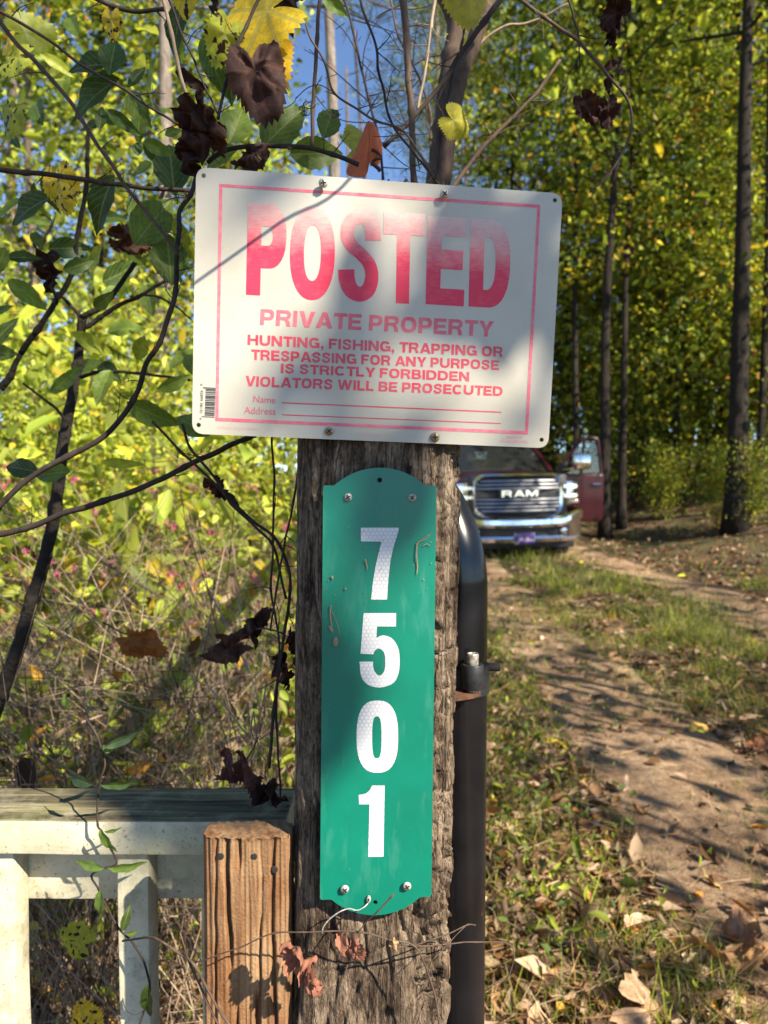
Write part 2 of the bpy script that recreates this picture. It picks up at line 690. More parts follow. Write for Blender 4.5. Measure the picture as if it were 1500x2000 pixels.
def grow_tree(h, r, crown0, spreadR, limbs, rnd, lean=(0, 0), bend=0.25, sub=3, top=0.1):
    """wood of a tree standing on the origin; returns mesh builder and the places where leaves gather"""
    wood = MB()
    pts = []
    m = 9
    ox, oy = rnd.uniform(0, 99), rnd.uniform(0, 99)
    for i in range(m + 1):
        t = i / m
        pts.append(Vector((lean[0] * t * h + bend * noise.noise(Vector((ox, t * 2.5, 0))) * t * 2,
                           lean[1] * t * h + bend * noise.noise(Vector((oy, t * 2.5, 5))) * t * 2, t * h)))
    pts = catmull(pts, 3)
    rad = [r * (1.4 if i == 0 else 1.12 if i == 1 else 1.0) * (1 - (1 - top) * (i / (len(pts) - 1)) ** 0.9) for i in range(len(pts))]
    rad = [q * (1 + 0.10 * noise.noise(Vector((ox, i * 0.9, 3)))) for i, q in enumerate(rad)]
    wood.tube(pts, r, n=12, radii=rad)
    ends = []
    for k in range(limbs):
        t = crown0 + (0.98 - crown0) * (k + rnd.random() * 0.8) / limbs
        i = min(len(pts) - 1, int(t * (len(pts) - 1)))
        b = pts[i]
        a = k * 2.4 + rnd.uniform(-0.5, 0.5)
        reach = spreadR * (1.05 - 0.75 * max(0, (t - crown0) / (1 - crown0)) ** 1.4) * rnd.uniform(0.65, 1.1)
        risez = reach * rnd.uniform(0.15, 0.75)
        e = b + Vector((math.cos(a) * reach, math.sin(a) * reach, risez))
        mid = b.lerp(e, 0.5) + Vector((rnd.uniform(-.15, .15), rnd.uniform(-.15, .15), rnd.uniform(-0.1, 0.25))) * reach * 0.4
        lp = catmull([b, mid, e], 5)
        r0 = rad[i] * rnd.uniform(0.3, 0.5)
        wood.tube(lp, r0, r0 * 0.15, n=6)
        ends.append(e)
        ends.append(mid.lerp(e, 0.45))
        for s in range(sub):
            q = lp[int(len(lp) * rnd.uniform(0.35, 0.9))]
            e2 = q + Vector((rnd.uniform(-1, 1), rnd.uniform(-1, 1), rnd.uniform(-0.3, 0.7))) * reach * 0.42
            wood.tube([q, q.lerp(e2, 0.5) + Vector((0, 0, 0.05)), e2], r0 * 0.35, r0 * 0.08, n=5)
            ends.append(e2)
            if rnd.random() < 0.6:
                ends.append(q.lerp(e2, 0.6))
    ends.append(pts[-1])
    return wood, ends


TREE_PROTO = {}


def tree_variant(key, h, r, crown0, spreadR, limbs, nleaf, L, pal, bark, seed, clump=0.5, pine=False, sub=3, lean=(0, 0)):
    rnd = random.Random(seed)
    wood, ends = grow_tree(h, r, crown0, spreadR, limbs, rnd, lean=lean, sub=sub)
    wm = wood.mesh('trunk', True, False, None)
    wm.materials.append(M[bark])
    if pine:
        lm = cloud('crown', ends, clump, nleaf, L, 0.07, pal, flat=0.7, up=0.0, droop=-0.2)
    else:
        lm = cloud('crown', ends, clump, nleaf, L, 0.62, pal)
    lm.materials.append(M['leaf'])
    TREE_PROTO[key] = (wm, lm)


def plant(key, x, y, label, group, name='tree', rz=0.0, sc=1.0, cat='tree', z=None):
    wm, lm = TREE_PROTO[key]
    o = empty(name, (x, y, (ground_z(x, y) - 0.05) if z is None else z), label, cat, group)
    o.rotation_euler = (0, 0, rz)
    o.scale = (sc, sc, sc)
    t = link('trunk', wm, None, o, local=True)
    c = link('crown', lm, None, o, local=True)
    return o


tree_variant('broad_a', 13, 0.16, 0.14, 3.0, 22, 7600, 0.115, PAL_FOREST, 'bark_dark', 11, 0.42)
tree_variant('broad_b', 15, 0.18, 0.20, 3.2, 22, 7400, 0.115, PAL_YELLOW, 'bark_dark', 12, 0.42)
tree_variant('broad_c', 11, 0.11, 0.10, 2.6, 20, 6400, 0.112, PAL_YELLOW, 'bark', 13, 0.40)
tree_variant('thin_a', 9, 0.05, 0.12, 1.7, 15, 3300, 0.11, PAL_YELLOW, 'bark', 14, 0.34)
tree_variant('thin_b', 7, 0.045, 0.08, 1.6, 14, 3200, 0.105, PAL_FOREST, 'bark', 15, 0.34)
tree_variant('pine', 21, 0.21, 0.55, 2.9, 24, 9500, 0.24,
             ([(0.08, 0.13, 0.03), (0.16, 0.20, 0.05), (0.36, 0.28, 0.08)], [3, 3, 1]), 'bark_pine', 16, 0.36, True)
tree_variant('tall_bare', 18, 0.19, 0.50, 2.8, 16, 3600, 0.14, PAL_YELLOW, 'bark_pine', 17, 0.42)
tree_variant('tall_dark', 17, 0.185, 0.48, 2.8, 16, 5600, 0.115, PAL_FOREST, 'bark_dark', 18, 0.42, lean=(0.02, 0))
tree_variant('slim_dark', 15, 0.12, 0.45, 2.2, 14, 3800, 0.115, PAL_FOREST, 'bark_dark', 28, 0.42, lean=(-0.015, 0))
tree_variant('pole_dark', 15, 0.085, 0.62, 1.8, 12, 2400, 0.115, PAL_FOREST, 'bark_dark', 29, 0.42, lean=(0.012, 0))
tree_variant('shade_a', 12, 0.17, 0.40, 2.8, 16, 1000, 0.13, PAL_FOREST, 'bark', 19, 0.42)
tree_variant('shade_b', 15, 0.18, 0.48, 3.0, 16, 900, 0.13, PAL_FOREST, 'bark', 20, 0.42)
tree_variant('shade_c', 6.5, 0.045, 0.25, 1.2, 12, 430, 0.10, PAL_FOREST, 'bark', 23, 0.22)

GT = 'trees of the wood behind the drive'
# (kind, photograph column, distance, label, turn, scale)
TREES = [
    ('tall_dark', 1436, 12.6, 'thick dark trunk rising at the far right of the drive, leafy crown high up', 0.3, 1.0),
    ('slim_dark', 1182, 14.2, 'dark slightly bent trunk just behind the open truck door', 1.9, 1.0),
    ('slim_dark', 1214, 15.0, 'straight dark trunk close beside the bent one right of the truck door', 4.0, 0.8),
    ('broad_b', 1330, 18.5, 'yellowing tree with low branches between the two dark trunks right of the truck', 2.5, 1.0),
    ('broad_c', 1530, 14.5, 'leafy tree at the right border with branches reaching over the bank', 0.8, 1.0),
    ('broad_a', 1610, 18.0, 'big green tree past the right border behind the bank', 5.0, 1.1),
    ('thin_b', 1275, 16.6, 'small bright green sapling on the leafy bank right of the truck door', 1.0, 1.0),
    ('thin_a', 1385, 17.2, 'slim yellow sapling just left of the thick dark trunk', 2.0, 1.0),
    ('thin_a', 1120, 19.5, 'slim yellow tree directly above the truck windscreen', 3.2, 1.05),
    ('slim_dark', 1492, 16.5, 'thin dark trunk right of the thick dark trunk by the right border', 4.4, 1.0),
    ('broad_b', 1070, 20.0, 'tall yellow green tree behind the upper right corner of the white sign', 0.4, 1.0),
    ('broad_a', 1165, 22.0, 'tall green tree above the truck cab', 1.1, 1.15),
    ('broad_b', 1420, 23.0, 'tall yellow tree deep in the wood behind the thick dark trunk', 2.6, 1.2),
    ('broad_b', 1270, 25.0, 'tall yellow tree deepest in the wood right of the truck', 3.6, 1.25),
    ('broad_c', 960, 21.0, 'yellow green tree closing the right side of the blue gap', 0.2, 1.2),
    ('slim_dark', 1110, 18.5, 'slim dark trunk rising behind the truck windscreen', 5.9, 0.75),
    ('tall_bare', 1248, 18.0, 'slim greyish trunk just right of the straight dark trunk by the door', 1.6, 0.7),
    ('slim_dark', 1318, 15.8, 'slim dark trunk on the bank right of the truck door', 3.4, 0.6),
    ('tall_bare', 1372, 17.6, 'slim greyish trunk left of the thick dark trunk', 4.9, 0.75),
    ('slim_dark', 1008, 17.0, 'thin dark trunk right above the upper edge of the white sign', 0.9, 0.8),
    ('slim_dark', 1345, 19.5, 'thin shaded trunk midway between the truck door and the thick dark trunk', 2.9, 0.8),
    ('slim_dark', 1400, 21.0, 'thinnest shaded trunk just left of the thick dark trunk', 3.9, 0.7),
    ('tall_bare', 1285, 22.0, 'pale thin trunk deep in the wood right of the truck door', 0.5, 0.8),
    ('pole_dark', 1484, 13.8, 'thin dark pole-like trunk just right of the thick dark trunk', 3.8, 1.0),
    ('pole_dark', 1125, 16.0, 'thin dark pole-like trunk rising behind the truck cab', 1.2, 1.0),
    ('pine', 915, 33.0, 'distant pine at the right side of the blue gap', 0.7, 1.1),
    ('pine', 655, 16.0, 'tall grey barked pine whose bare trunk rises left of the blue gap of sky', 0.0, 1.0),
    ('tall_bare', 322, 12.5, 'tall pale grey trunk behind the vines in the upper left', 1.0, 1.0),
    ('pine', 850, 24.0, 'distant pine with thin needles against the blue gap of sky', 2.2, 1.0),
    ('broad_c', 70, 10.5, 'yellow green tree at the left border above the thicket', 1.4, 1.0),
    ('broad_b', 200, 14.5, 'tall yellow tree left of the pale grey trunk', 3.3, 1.0),
    ('broad_b', 430, 17.5, 'bushy yellow green tree between the two pale trunks', 0.9, 0.95),
    ('thin_a', 500, 12.0, 'slim yellow sapling left of the pine behind the white sign', 2.8, 0.85),
    ('broad_b', -140, 16.0, 'yellow tree past the left border', 5.2, 1.0),
    ('tall_bare', 25, 15.0, 'thin pale trunk at the very left border', 2.0, 0.9),
    ('broad_a', 300, 21.0, 'tall green tree deep in the wood behind the pale grey trunk', 2.4, 1.2),
]
for kind, px, Y, lab, rz, s in TREES:
    x = (px - 750) / F * Y
    nm = {'pine': 'pine_tree', 'thin_a': 'sapling', 'thin_b': 'sapling'}.get(kind, 'broadleaf_tree')
    plant(kind, x, Y, lab, GT, nm, rz, s, 'sapling' if nm == 'sapling' else 'tree')

# roadside trees right of the drive and behind the photographer: their crowns break the sunlight into patches
SHADE = [('shade_a', 10.6, 2.2, 0.3, 1.0), ('shade_b', 11.6, -2.2, 1.3, 1.0), ('shade_a', 12.5, 7.2, 2.6, 1.0), ('shade_b', 13.5, 12.0, 3.9, 1.0),
         ('shade_b', 15.0, -9.5, 5.1, 1.0), ('shade_c', 3.6, 2.6, 0.7, 1.0), ('shade_c', 4.4, 3.6, 1.9, 1.05), ('shade_c', 5.0, 5.3, 3.1, 1.1), ('shade_c', 5.9, 6.9, 4.4, 1.1),
         ('shade_c', 6.9, 8.6, 5.2, 1.2), ('shade_c', 4.6, 1.4, 0.2, 1.15), ('shade_c', 7.6, 10.8, 2.2, 1.3), ('shade_c', 3.9, 0.2, 0.9, 1.0), ('shade_c', 4.5, 1.0, 3.3, 0.95), ('shade_c', 3.3, -0.7, 5.0, 1.0)]
SL = ['first leafy roadside tree right of the drive near the white sign', 'roadside tree right of the photographer',
      'leafy roadside tree halfway along the right bank', 'roadside tree on the right bank level with the truck',
      'tall thin tree behind the photographer to the right'] + ['%s slender sapling along the right bank, counting away from the photographer' % w for w in ('second', 'third', 'fourth', 'fifth', 'sixth', 'first', 'last')] + ['slender sapling at the right border of the drive close to the photographer', 'slender sapling a step deeper in than the one close to the photographer', 'slender sapling right beside the photographer']
for (k, x, y, rz, s), lab in zip(SHADE, SL):
    plant(k, x, y, lab, 'roadside trees whose crowns shade the drive', 'roadside_tree', rz, s)

# the far wood, one mass of foliage and stems
def far_wood():
    cs, sp = [], []
    tr = MB()
    rnd = random.Random(5)
    for i in range(420):
        px = rnd.uniform(-500, 2100)
        Y = rnd.uniform(24, 46)
        x = (px - 750) / F * Y
        top = 17 if not (600 < px < 930) else 6
        z = 0.6 + rnd.random() ** 0.9 * top
        cs.append((x, Y, z))
        sp.append(rnd.uniform(0.6, 1.4))
    for i in range(60):
        px = rnd.uniform(-400, 2000)
        Y = rnd.uniform(24, 42)
        x = (px - 750) / F * Y
        hh = rnd.uniform(10, 19)
        tr.tube([(x, Y, 0.3), (x + rnd.uniform(-.3, .3), Y, hh * 0.5), (x + rnd.uniform(-.6, .6), Y, hh)], rnd.uniform(0.10, 0.2), 0.05, n=6)
    me = cloud('far_wood', cs, sp, 26000, 0.21, 0.65, PAL_FOREST, flat=0.9)
    o = link('distant_wood', me, M['leaf'])
    tag(o, 'hazy yellow green mass of distant woodland behind the nearer trees', 'woodland', None, 'stuff')
    t = tr.build('stem', M['bark'], o, fix=False, angle=None)
    t['kind'] = 'stuff'


far_wood()

# ------------------------------------------------------------------ post
def plane_frame(c, e):
    """frame of a sign: local x right, local y up, local z towards the viewer"""
    Rm = Euler(e, 'XYZ').to_matrix()
    ax, az = Rm @ Vector((1, 0, 0)), Rm @ Vector((0, 0, 1))
    ay = Rm @ Vector((0, -1, 0))
    m = Matrix((( ax.x, az.x, ay.x, c.x), (ax.y, az.y, ay.y, c.y), (ax.z, az.z, ay.z, c.z), (0, 0, 0, 1)))
    return m


def onplane(m, px, py):
    """photograph pixel to 2-D coordinates in the plane of frame m"""
    inv = m.inverted()
    a = inv @ CAM
    b = inv @ P(px, py, 1.0)
    t = a.z / (a.z - b.z)
    q = a + (b - a) * t
    return (q.x, q.y)


POSTED_C = CAM + (Vector((-0.00537, 0.7050, 1.59196)) - CAM) * 0.972
POSTED = plane_frame(POSTED_C, (0.0300, 0.03555, 0.0822))
ADDR = plane_frame(Vector((-0.00582, 0.6810, 1.2206)), (-0.0090, 0.0108, 0.0590))

POST_Y = 0.690
POST = plane_frame(Vector((-0.0060, POST_Y, 1.22)), (-0.002, 0.0165, 0.060))


def fissure(u, z, seed=0.0):
    """depth of the weathered surface (metres, inward) at a distance u round the post and height z"""
    p = Vector((u * 42 + seed + noise.noise(Vector((u * 9, z * 8, 2))) * 1.0, z * 4.2, seed))
    a = abs(noise.noise(p))
    d = 0.0065 * max(0, 0.16 - a) / 0.16
    a2 = abs(noise.noise(Vector((u * 110 + noise.noise(Vector((u * 30, z * 20, 6))) * 1.2, z * 13, 4 + seed))))
    d += 0.0026 * max(0, 0.30 - a2) / 0.30
    return d


def make_post():
    hx, hy = 0.0862, 0.075
    nu = 340
    zs = [-0.1, 0.2, 0.5, 0.75] + [0.85 + i * 0.0026 for i in range(int((1.7165 - 0.85) / 0.0026))]
    root = Matrix(POST)
    rings = []
    per = []
    for k in range(nu):
        a = 2 * math.pi * k / nu
        # more samples at the front
        a = a + 0.35 * math.sin(2 * a) * 0.0
        c, s = math.cos(a), math.sin(a)
        n = 5.0
        r = (abs(c) ** n + abs(s) ** n) ** (-1 / n)
        per.append((c * r, s * r, a))
    for z in zs:
        ring = []
        wide = 1.0 + 0.02 * noise.noise(Vector((0, 0, z * 3)))
        for cx, cz, a in per:
            u = a * 0.08
            right = smooth(0.35, 0.85, cx) * smooth(-0.2, 0.3, cz)
            left = smooth(0.45, 0.9, -cx)
            d = fissure(u, z) * (0.75 + 0.6 * right)
            # chunky broken bark-like flakes down the right of the face
            fl = 0.8 * noise.noise(Vector((u * 75, z * 14, 9))) + 0.7 * noise.noise(Vector((u * 170, z * 48, 2))) + 0.35 * noise.noise(Vector((u * 300, z * 150, 5)))
            d += right * 0.0060 * smooth(0.02, 0.26, fl)
            wz = z + 0.012 * noise.noise(Vector((u * 90, z * 20, 1)))
            ck = abs(noise.noise(Vector((u * 9, wz * 30, 31)))) + 0.5 * max(0, noise.noise(Vector((u * 28, z * 9, 77))) + 0.1)
            d += right * 0.0090 * max(0, 0.09 - ck) / 0.09
            low = smooth(1.08, 0.98, z)
            d += low * 0.0040 * smooth(0.0, 0.4, noise.noise(Vector((u * 34, z * 30, 14))))
            d += left * 0.004 * smooth(-0.1, 0.5, noise.noise(Vector((u * 26, z * 2.2, 3))))
            d += 0.0022 * (0.5 + 0.5 * noise.noise(Vector((u * 12, z * 5, 7))))
            if z > 1.695:
                d += (z - 1.695) * 0.10 * (0.5 + noise.noise(Vector((u * 200, 0, 5))))
            lx = (hx * wide - d) * cx
            ly = (hy - d) * cz
            zz = z
            if z == zs[-1]:
                zz = z + 0.010 * noise.noise(Vector((u * 240, 3, 5))) - 0.006 * abs(noise.noise(Vector((u * 90, 1, 2))))
            ring.append(root @ Vector((lx, zz - 1.22, ly - hy)))
        rings.append(ring)
    # a slightly dished, grooved end grain
    top = rings[-1]
    c = sum(top, Vector()) / len(top)
    for f in (0.93, 0.7, 0.4, 0.1):
        rings.append([c.lerp(p, f) + Vector((0, 0, 0.004 * noise.noise(p * 150) - 0.004 * (1 - f))) for p in top])
    mb = MB().loft(rings)
    t = NT('post_wood')
    cc = t.coord((70, 70, 5))
    n1 = t.noise(cc, 1.0, 8, 0.68, 0.8)
    c2 = t.coord((1, 1, 1))
    n2 = t.noise(c2, 16, 6, 0.62)
    n3 = t.noise(t.coord((1, 1, 0.35)), 420, 4, 0.7)
    f = t.math('ADD', t.math('MULTIPLY', n1, 0.46), t.math('ADD', t.math('MULTIPLY', n2, 0.30), t.math('MULTIPLY', n3, 0.24)))
    col = t.ramp(f, [(0.39, (0.018, 0.012, 0.008)), (0.46, (0.062, 0.041, 0.027)), (0.53, (0.19, 0.138, 0.092)), (0.62, (0.43, 0.33, 0.23))])
    ck = t.noise(t.coord((52, 52, 2.2)), 1.0, 3, 0.5, 1.2)
    ckm = t.ramp(t.math('ABSOLUTE', t.math('SUBTRACT', ck, 0.5)), [(0.0, (1, 1, 1)), (0.018, (0, 0, 0))])
    col = t.mix(t.math('MULTIPLY', ckm, 0.8), col, (0.012, 0.008, 0.006, 1))
    orange = t.ramp(t.noise(t.coord((9, 9, 2.2)), 1.0, 4, 0.6), [(0.60, (0, 0, 0)), (0.72, (1, 1, 1))])
    col = t.mix(t.math('MULTIPLY', orange, 0.55), col, (0.30, 0.16, 0.075, 1))
    nm = t.bump(t.math('SUBTRACT', t.math('ADD', n1, n3), t.math('MULTIPLY', ckm, 0.5)), 1.0, 0.0045)
    t.done(t.pbr(col, 0.9, 0, 0.2, nm))
    o = mb.build('wooden_post', t.m, fix=True, angle=None, base=(POST @ Vector((0, -1.3, -hy))))
    tag(o, 'weathered grey brown wooden post with cracked grain carrying both signs', 'post')
    return o


make_post()

# ------------------------------------------------------------------ posted sign
def arc(cx, cy, rx, ry, a0, a1, n=14, e=2.0):
    out = []
    for i in range(n + 1):
        a = math.radians(a0 + (a1 - a0) * i / n)
        c, s = math.cos(a), math.sin(a)
        if e != 2.0:
            r = (abs(c) ** e + abs(s) ** e) ** (-1 / e)
        else:
            r = 1
        out.append((cx + rx * c * r, cy + ry * s * r))
    return out


def stroke(pts, asp, w):
    """outline of a thick path drawn in a box asp wide and 1 high, thickness w; back in unit coordinates"""
    c = catmull([Vector((x * asp, y, 0)) for x, y in pts], 8)
    L, Rr = [], []
    for i, p in enumerate(c):
        t = (c[min(i + 1, len(c) - 1)] - c[max(i - 1, 0)]).normalized()
        n = Vector((-t.y, t.x, 0))
        k = i / (len(c) - 1)
        ww = w * (1.0 + 0.12 * math.cos((k - 0.5) * math.pi * 2) * -1)
        L.append(p + n * ww / 2)
        Rr.append(p - n * ww / 2)
    q = L + Rr[::-1]
    return [(p.x / asp, p.y) for p in q]


GLYPH = {
    'P': [[(0, 0), (0, 1), (0.55, 1)] + arc(0.55, 0.65, 0.45, 0.35, 90, -90, 16, 2.3) + [(0.36, 0.30), (0.36, 0)],
          [(0.36, 0.545), (0.36, 0.755)] + arc(0.53, 0.65, 0.125, 0.105, 90, -90, 8)],
    'O': [arc(0.5, 0.5, 0.5, 0.5, 0, 352, 44, 2.25), arc(0.5, 0.5, 0.19, 0.295, 0, 345, 24, 2.3)],
    'S': [stroke([(0.835, 0.665), (0.81, 0.80), (0.66, 0.905), (0.45, 0.912), (0.22, 0.835), (0.175, 0.70), (0.30, 0.595), (0.52, 0.52),
                  (0.74, 0.42), (0.82, 0.29), (0.74, 0.145), (0.52, 0.088), (0.30, 0.13), (0.185, 0.24), (0.165, 0.345)], 0.42, 0.155)],
    'T': [[(0, 1), (1, 1), (1, 0.755), (0.655, 0.755), (0.655, 0), (0.335, 0), (0.335, 0.755), (0, 0.755)]],
    'E': [[(0, 0), (0, 1), (0.98, 1), (0.98, 0.785), (0.37, 0.785), (0.37, 0.63), (0.93, 0.63), (0.93, 0.41), (0.37, 0.41),
           (0.37, 0.19), (1, 0.19), (1, 0)]],
    'D': [[(0, 0), (0, 1), (0.46, 1)] + arc(0.46, 0.5, 0.54, 0.5, 90, -90, 24, 2.4),
          [(0.35, 0.20), (0.35, 0.80), (0.42, 0.80)] + arc(0.42, 0.5, 0.22, 0.30, 90, -90, 14, 2.4) + [(0.42, 0.20)]],
}


def caps(txt, wide=0.98, s=0.245, b=0.215, gap=0.13, space=0.36):
    """heavy wide grotesque capitals, one unit high: list of outlines and the total length"""
    def ring(x0, w, e=2.5):
        return [arc(x0 + w / 2, 0.5, w / 2, 0.5, 0, 352, 40, e), arc(x0 + w / 2, 0.5, w / 2 - s, 0.5 - b, 0, 345, 24, e)]

    def cpath(x0, w, a0, a1):
        return arc(x0 + w / 2, 0.5, w / 2, 0.5, a0, a1, 30, 2.5) + arc(x0 + w / 2, 0.5, w / 2 - s, 0.5 - b, a1, a0, 24, 2.5)
    out, x = [], 0.0
    for ch in txt:
        if ch == ' ':
            x += space
            continue
        w = wide * {'I': s / wide, 'E': 0.82, 'F': 0.78, 'L': 0.76, 'P': 0.86, 'R': 0.94, 'S': 0.88, 'T': 0.86, 'B': 0.92, 'Y': 0.98, 'V': 1.0, 'A': 1.06, 'W': 1.45, ',': 0.26, 'M': 1.1}.get(ch, 1.0)
        X = lambda *p: [(x + q[0], q[1]) for q in p]
        if ch == 'I':
            o = [X((0, 0), (s, 0), (s, 1), (0, 1))]
        elif ch == 'L':
            o = [X((0, 0), (w, 0), (w, b), (s, b), (s, 1), (0, 1))]
        elif ch == 'T':
            m = w / 2
            o = [X((0, 1), (w, 1), (w, 1 - b), (m + s / 2, 1 - b), (m + s / 2, 0), (m - s / 2, 0), (m - s / 2, 1 - b), (0, 1 - b))]
        elif ch == 'E':
            o = [X((0, 0), (0, 1), (w, 1), (w, 1 - b), (s, 1 - b), (s, 0.6), (w * 0.93, 0.6), (w * 0.93, 0.41), (s, 0.41), (s, b), (w * 1.03, b), (w * 1.03, 0))]
        elif ch == 'F':
            o = [X((0, 0), (0, 1), (w, 1), (w, 1 - b), (s, 1 - b), (s, 0.59), (w * 0.9, 0.59), (w * 0.9, 0.39), (s, 0.39), (s, 0))]
        elif ch == 'H':
            o = [X((0, 0), (0, 1), (s, 1), (s, 0.62), (w - s, 0.62), (w - s, 1), (w, 1), (w, 0), (w - s, 0), (w - s, 0.40), (s, 0.40), (s, 0))]
        elif ch == 'N':
            o = [X((0, 0), (0, 1), (s * 1.08, 1), (w - s, 0.36), (w - s, 1), (w, 1), (w, 0), (w - s * 1.08, 0), (s, 0.64), (s, 0))]
        elif ch == 'M':
            o = [X((0, 0), (0, 1), (s * 1.3, 1), (w / 2, 0.42), (w - s * 1.3, 1), (w, 1), (w, 0), (w - s, 0), (w - s, 0.66), (w / 2 + 0.1, 0), (w / 2 - 0.1, 0), (s, 0.66), (s, 0))]
        elif ch == 'V':
            o = [X((0, 1), (s * 1.12, 1), (w / 2, 0.27), (w - s * 1.12, 1), (w, 1), (w / 2 + s * 0.6, 0), (w / 2 - s * 0.6, 0))]
        elif ch == 'A':
            o = [X((0, 0), (w / 2 - s * 0.6, 1), (w / 2 + s * 0.6, 1), (w, 0), (w - s * 1.1, 0), (w - s * 1.1 - 0.065, 0.185), (s * 1.1 + 0.065, 0.185), (s * 1.1, 0)),
                 X((w / 2, 0.74), (w / 2 - 0.135, 0.365), (w / 2 + 0.135, 0.365))]
        elif ch == 'Y':
            m = w / 2
            o = [X((0, 1), (s * 1.2, 1), (m, 0.60), (w - s * 1.2, 1), (w, 1), (m + s / 2, 0.37), (m + s / 2, 0), (m - s / 2, 0), (m - s / 2, 0.37))]
        elif ch == 'W':
            q = w / 4
            o = [X((0, 1), (s * 1.05, 1), (q * 1.08, 0.33), (w / 2 - s * 0.5, 1), (w / 2 + s * 0.5, 1), (w - q * 1.08, 0.33), (w - s * 1.05, 1), (w, 1), (w - q * 0.78, 0), (w - q * 0.78 - s * 1.1, 0), (w / 2, 0.62),
                   (q * 0.78 + s * 1.1, 0), (q * 0.78, 0))]
        elif ch == 'O':
            o = ring(x, w)
        elif ch == 'D':
            o = [X((0, 0), (0, 1), (w * 0.45, 1)) + arc(x + w * 0.45, 0.5, w * 0.55, 0.5, 90, -90, 24, 2.3), X((s, b), (s, 1 - b), (w * 0.45, 1 - b)) + arc(x + w * 0.45, 0.5, w * 0.55 - s, 0.5 - b, 90, -90, 16, 2.3)]
        elif ch == 'U':
            o = [X((0, 1), (s, 1)) + arc(x + w / 2, 0.42, w / 2 - s, 0.42 - b, 180, 360, 16, 2.4) + X((w - s, 1), (w, 1)) + arc(x + w / 2, 0.42, w / 2, 0.42, 360, 180, 24, 2.4)]
        elif ch in 'PR':
            o = [X((0, 0), (0, 1), (w * 0.62, 1)) + arc(x + w * 0.62, 0.66, w * 0.38, 0.34, 90, -90, 16, 2.3) + X((s, 0.32), (s, 0)), X((s, 0.52), (s, 0.80), (w * 0.6, 0.80)) + arc(x + w * 0.6, 0.66, w * 0.40 - s * 0.98, 0.14, 90, -90, 8)]
            if ch == 'R':
                o[0] = X((0, 0), (0, 1), (w * 0.60, 1)) + arc(x + w * 0.60, 0.705, w * 0.38, 0.295, 90, -50, 14, 2.3) + X((w * 0.80, 0.38), (w * 0.93, 0.28), (w * 0.95, 0.08), (w, 0.0), (w - s * 1.08, 0), (w - s * 1.2, 0.2), (w * 0.58, 0.375), (s, 0.375), (s, 0))
                o[1] = X((s, 0.57), (s, 0.80), (w * 0.6, 0.80)) + arc(x + w * 0.6, 0.685, w * 0.40 - s * 0.98, 0.115, 90, -90, 8)
        elif ch == 'B':
            o = [X((0, 0), (0, 1), (w * 0.58, 1)) + arc(x + w * 0.58, 0.745, w * 0.36, 0.255, 90, -62, 12, 2.3) + arc(x + w * 0.60, 0.285, w * 0.40, 0.285, 62, -90, 14, 2.3), X((s, 0.60), (s, 0.81), (w * 0.55, 0.81)) + arc(x + w * 0.55, 0.705, w * 0.15, 0.105, 90, -90, 8),
                 X((s, 0.19), (s, 0.42), (w * 0.57, 0.42)) + arc(x + w * 0.57, 0.305, w * 0.16, 0.115, 90, -90, 8)]
        elif ch == 'C':
            o = [cpath(x, w, 38, 322)]
        elif ch == 'G':
            o = [arc(x + w / 2, 0.5, w / 2, 0.5, 36, 300, 30, 2.5) + X((w * 0.84, 0.12), (w * 0.87, 0), (w, 0), (w, 0.54), (w * 0.55, 0.54), (w * 0.55, 0.36), (w * 0.76, 0.36), (w * 0.72, 0.25)) + arc(x + w / 2, 0.5, w / 2 - s, 0.5 - b, 300, 36, 22, 2.5)]
        elif ch == 'S':
            o = [[(x + q[0] * w, q[1]) for q in stroke([(0.86, 0.68), (0.80, 0.83), (0.62, 0.905), (0.42, 0.905), (0.20, 0.82), (0.175, 0.69), (0.32, 0.58), (0.55, 0.52), (0.76, 0.44), (0.845, 0.30), (0.76, 0.15), (0.54, 0.092), (0.36, 0.098),
                                                        (0.20, 0.18), (0.135, 0.34)], w, 0.205)]]
        elif ch == ',':
            o = [X((0, 0), (0, 0.24), (s, 0.24), (s, 0.0), (s * 0.45, -0.22), (s * 0.1, -0.2), (s * 0.45, 0))]
        else:
            o = []
        out += o
        x += w + (gap if ch not in 'TVYA' else gap * 0.5)
    return out, x - gap


def quad(tl, tr, br, bl):
    def f(u, v):
        a = (tl[0] + (tr[0] - tl[0]) * u, tl[1] + (tr[1] - tl[1]) * u)
        b = (bl[0] + (br[0] - bl[0]) * u, bl[1] + (br[1] - bl[1]) * u)
        return (b[0] + (a[0] - b[0]) * v, b[1] + (a[1] - b[1]) * v)
    return f


def Z3(x, y):
    return (360 + x / 2, 320 + y / 2)


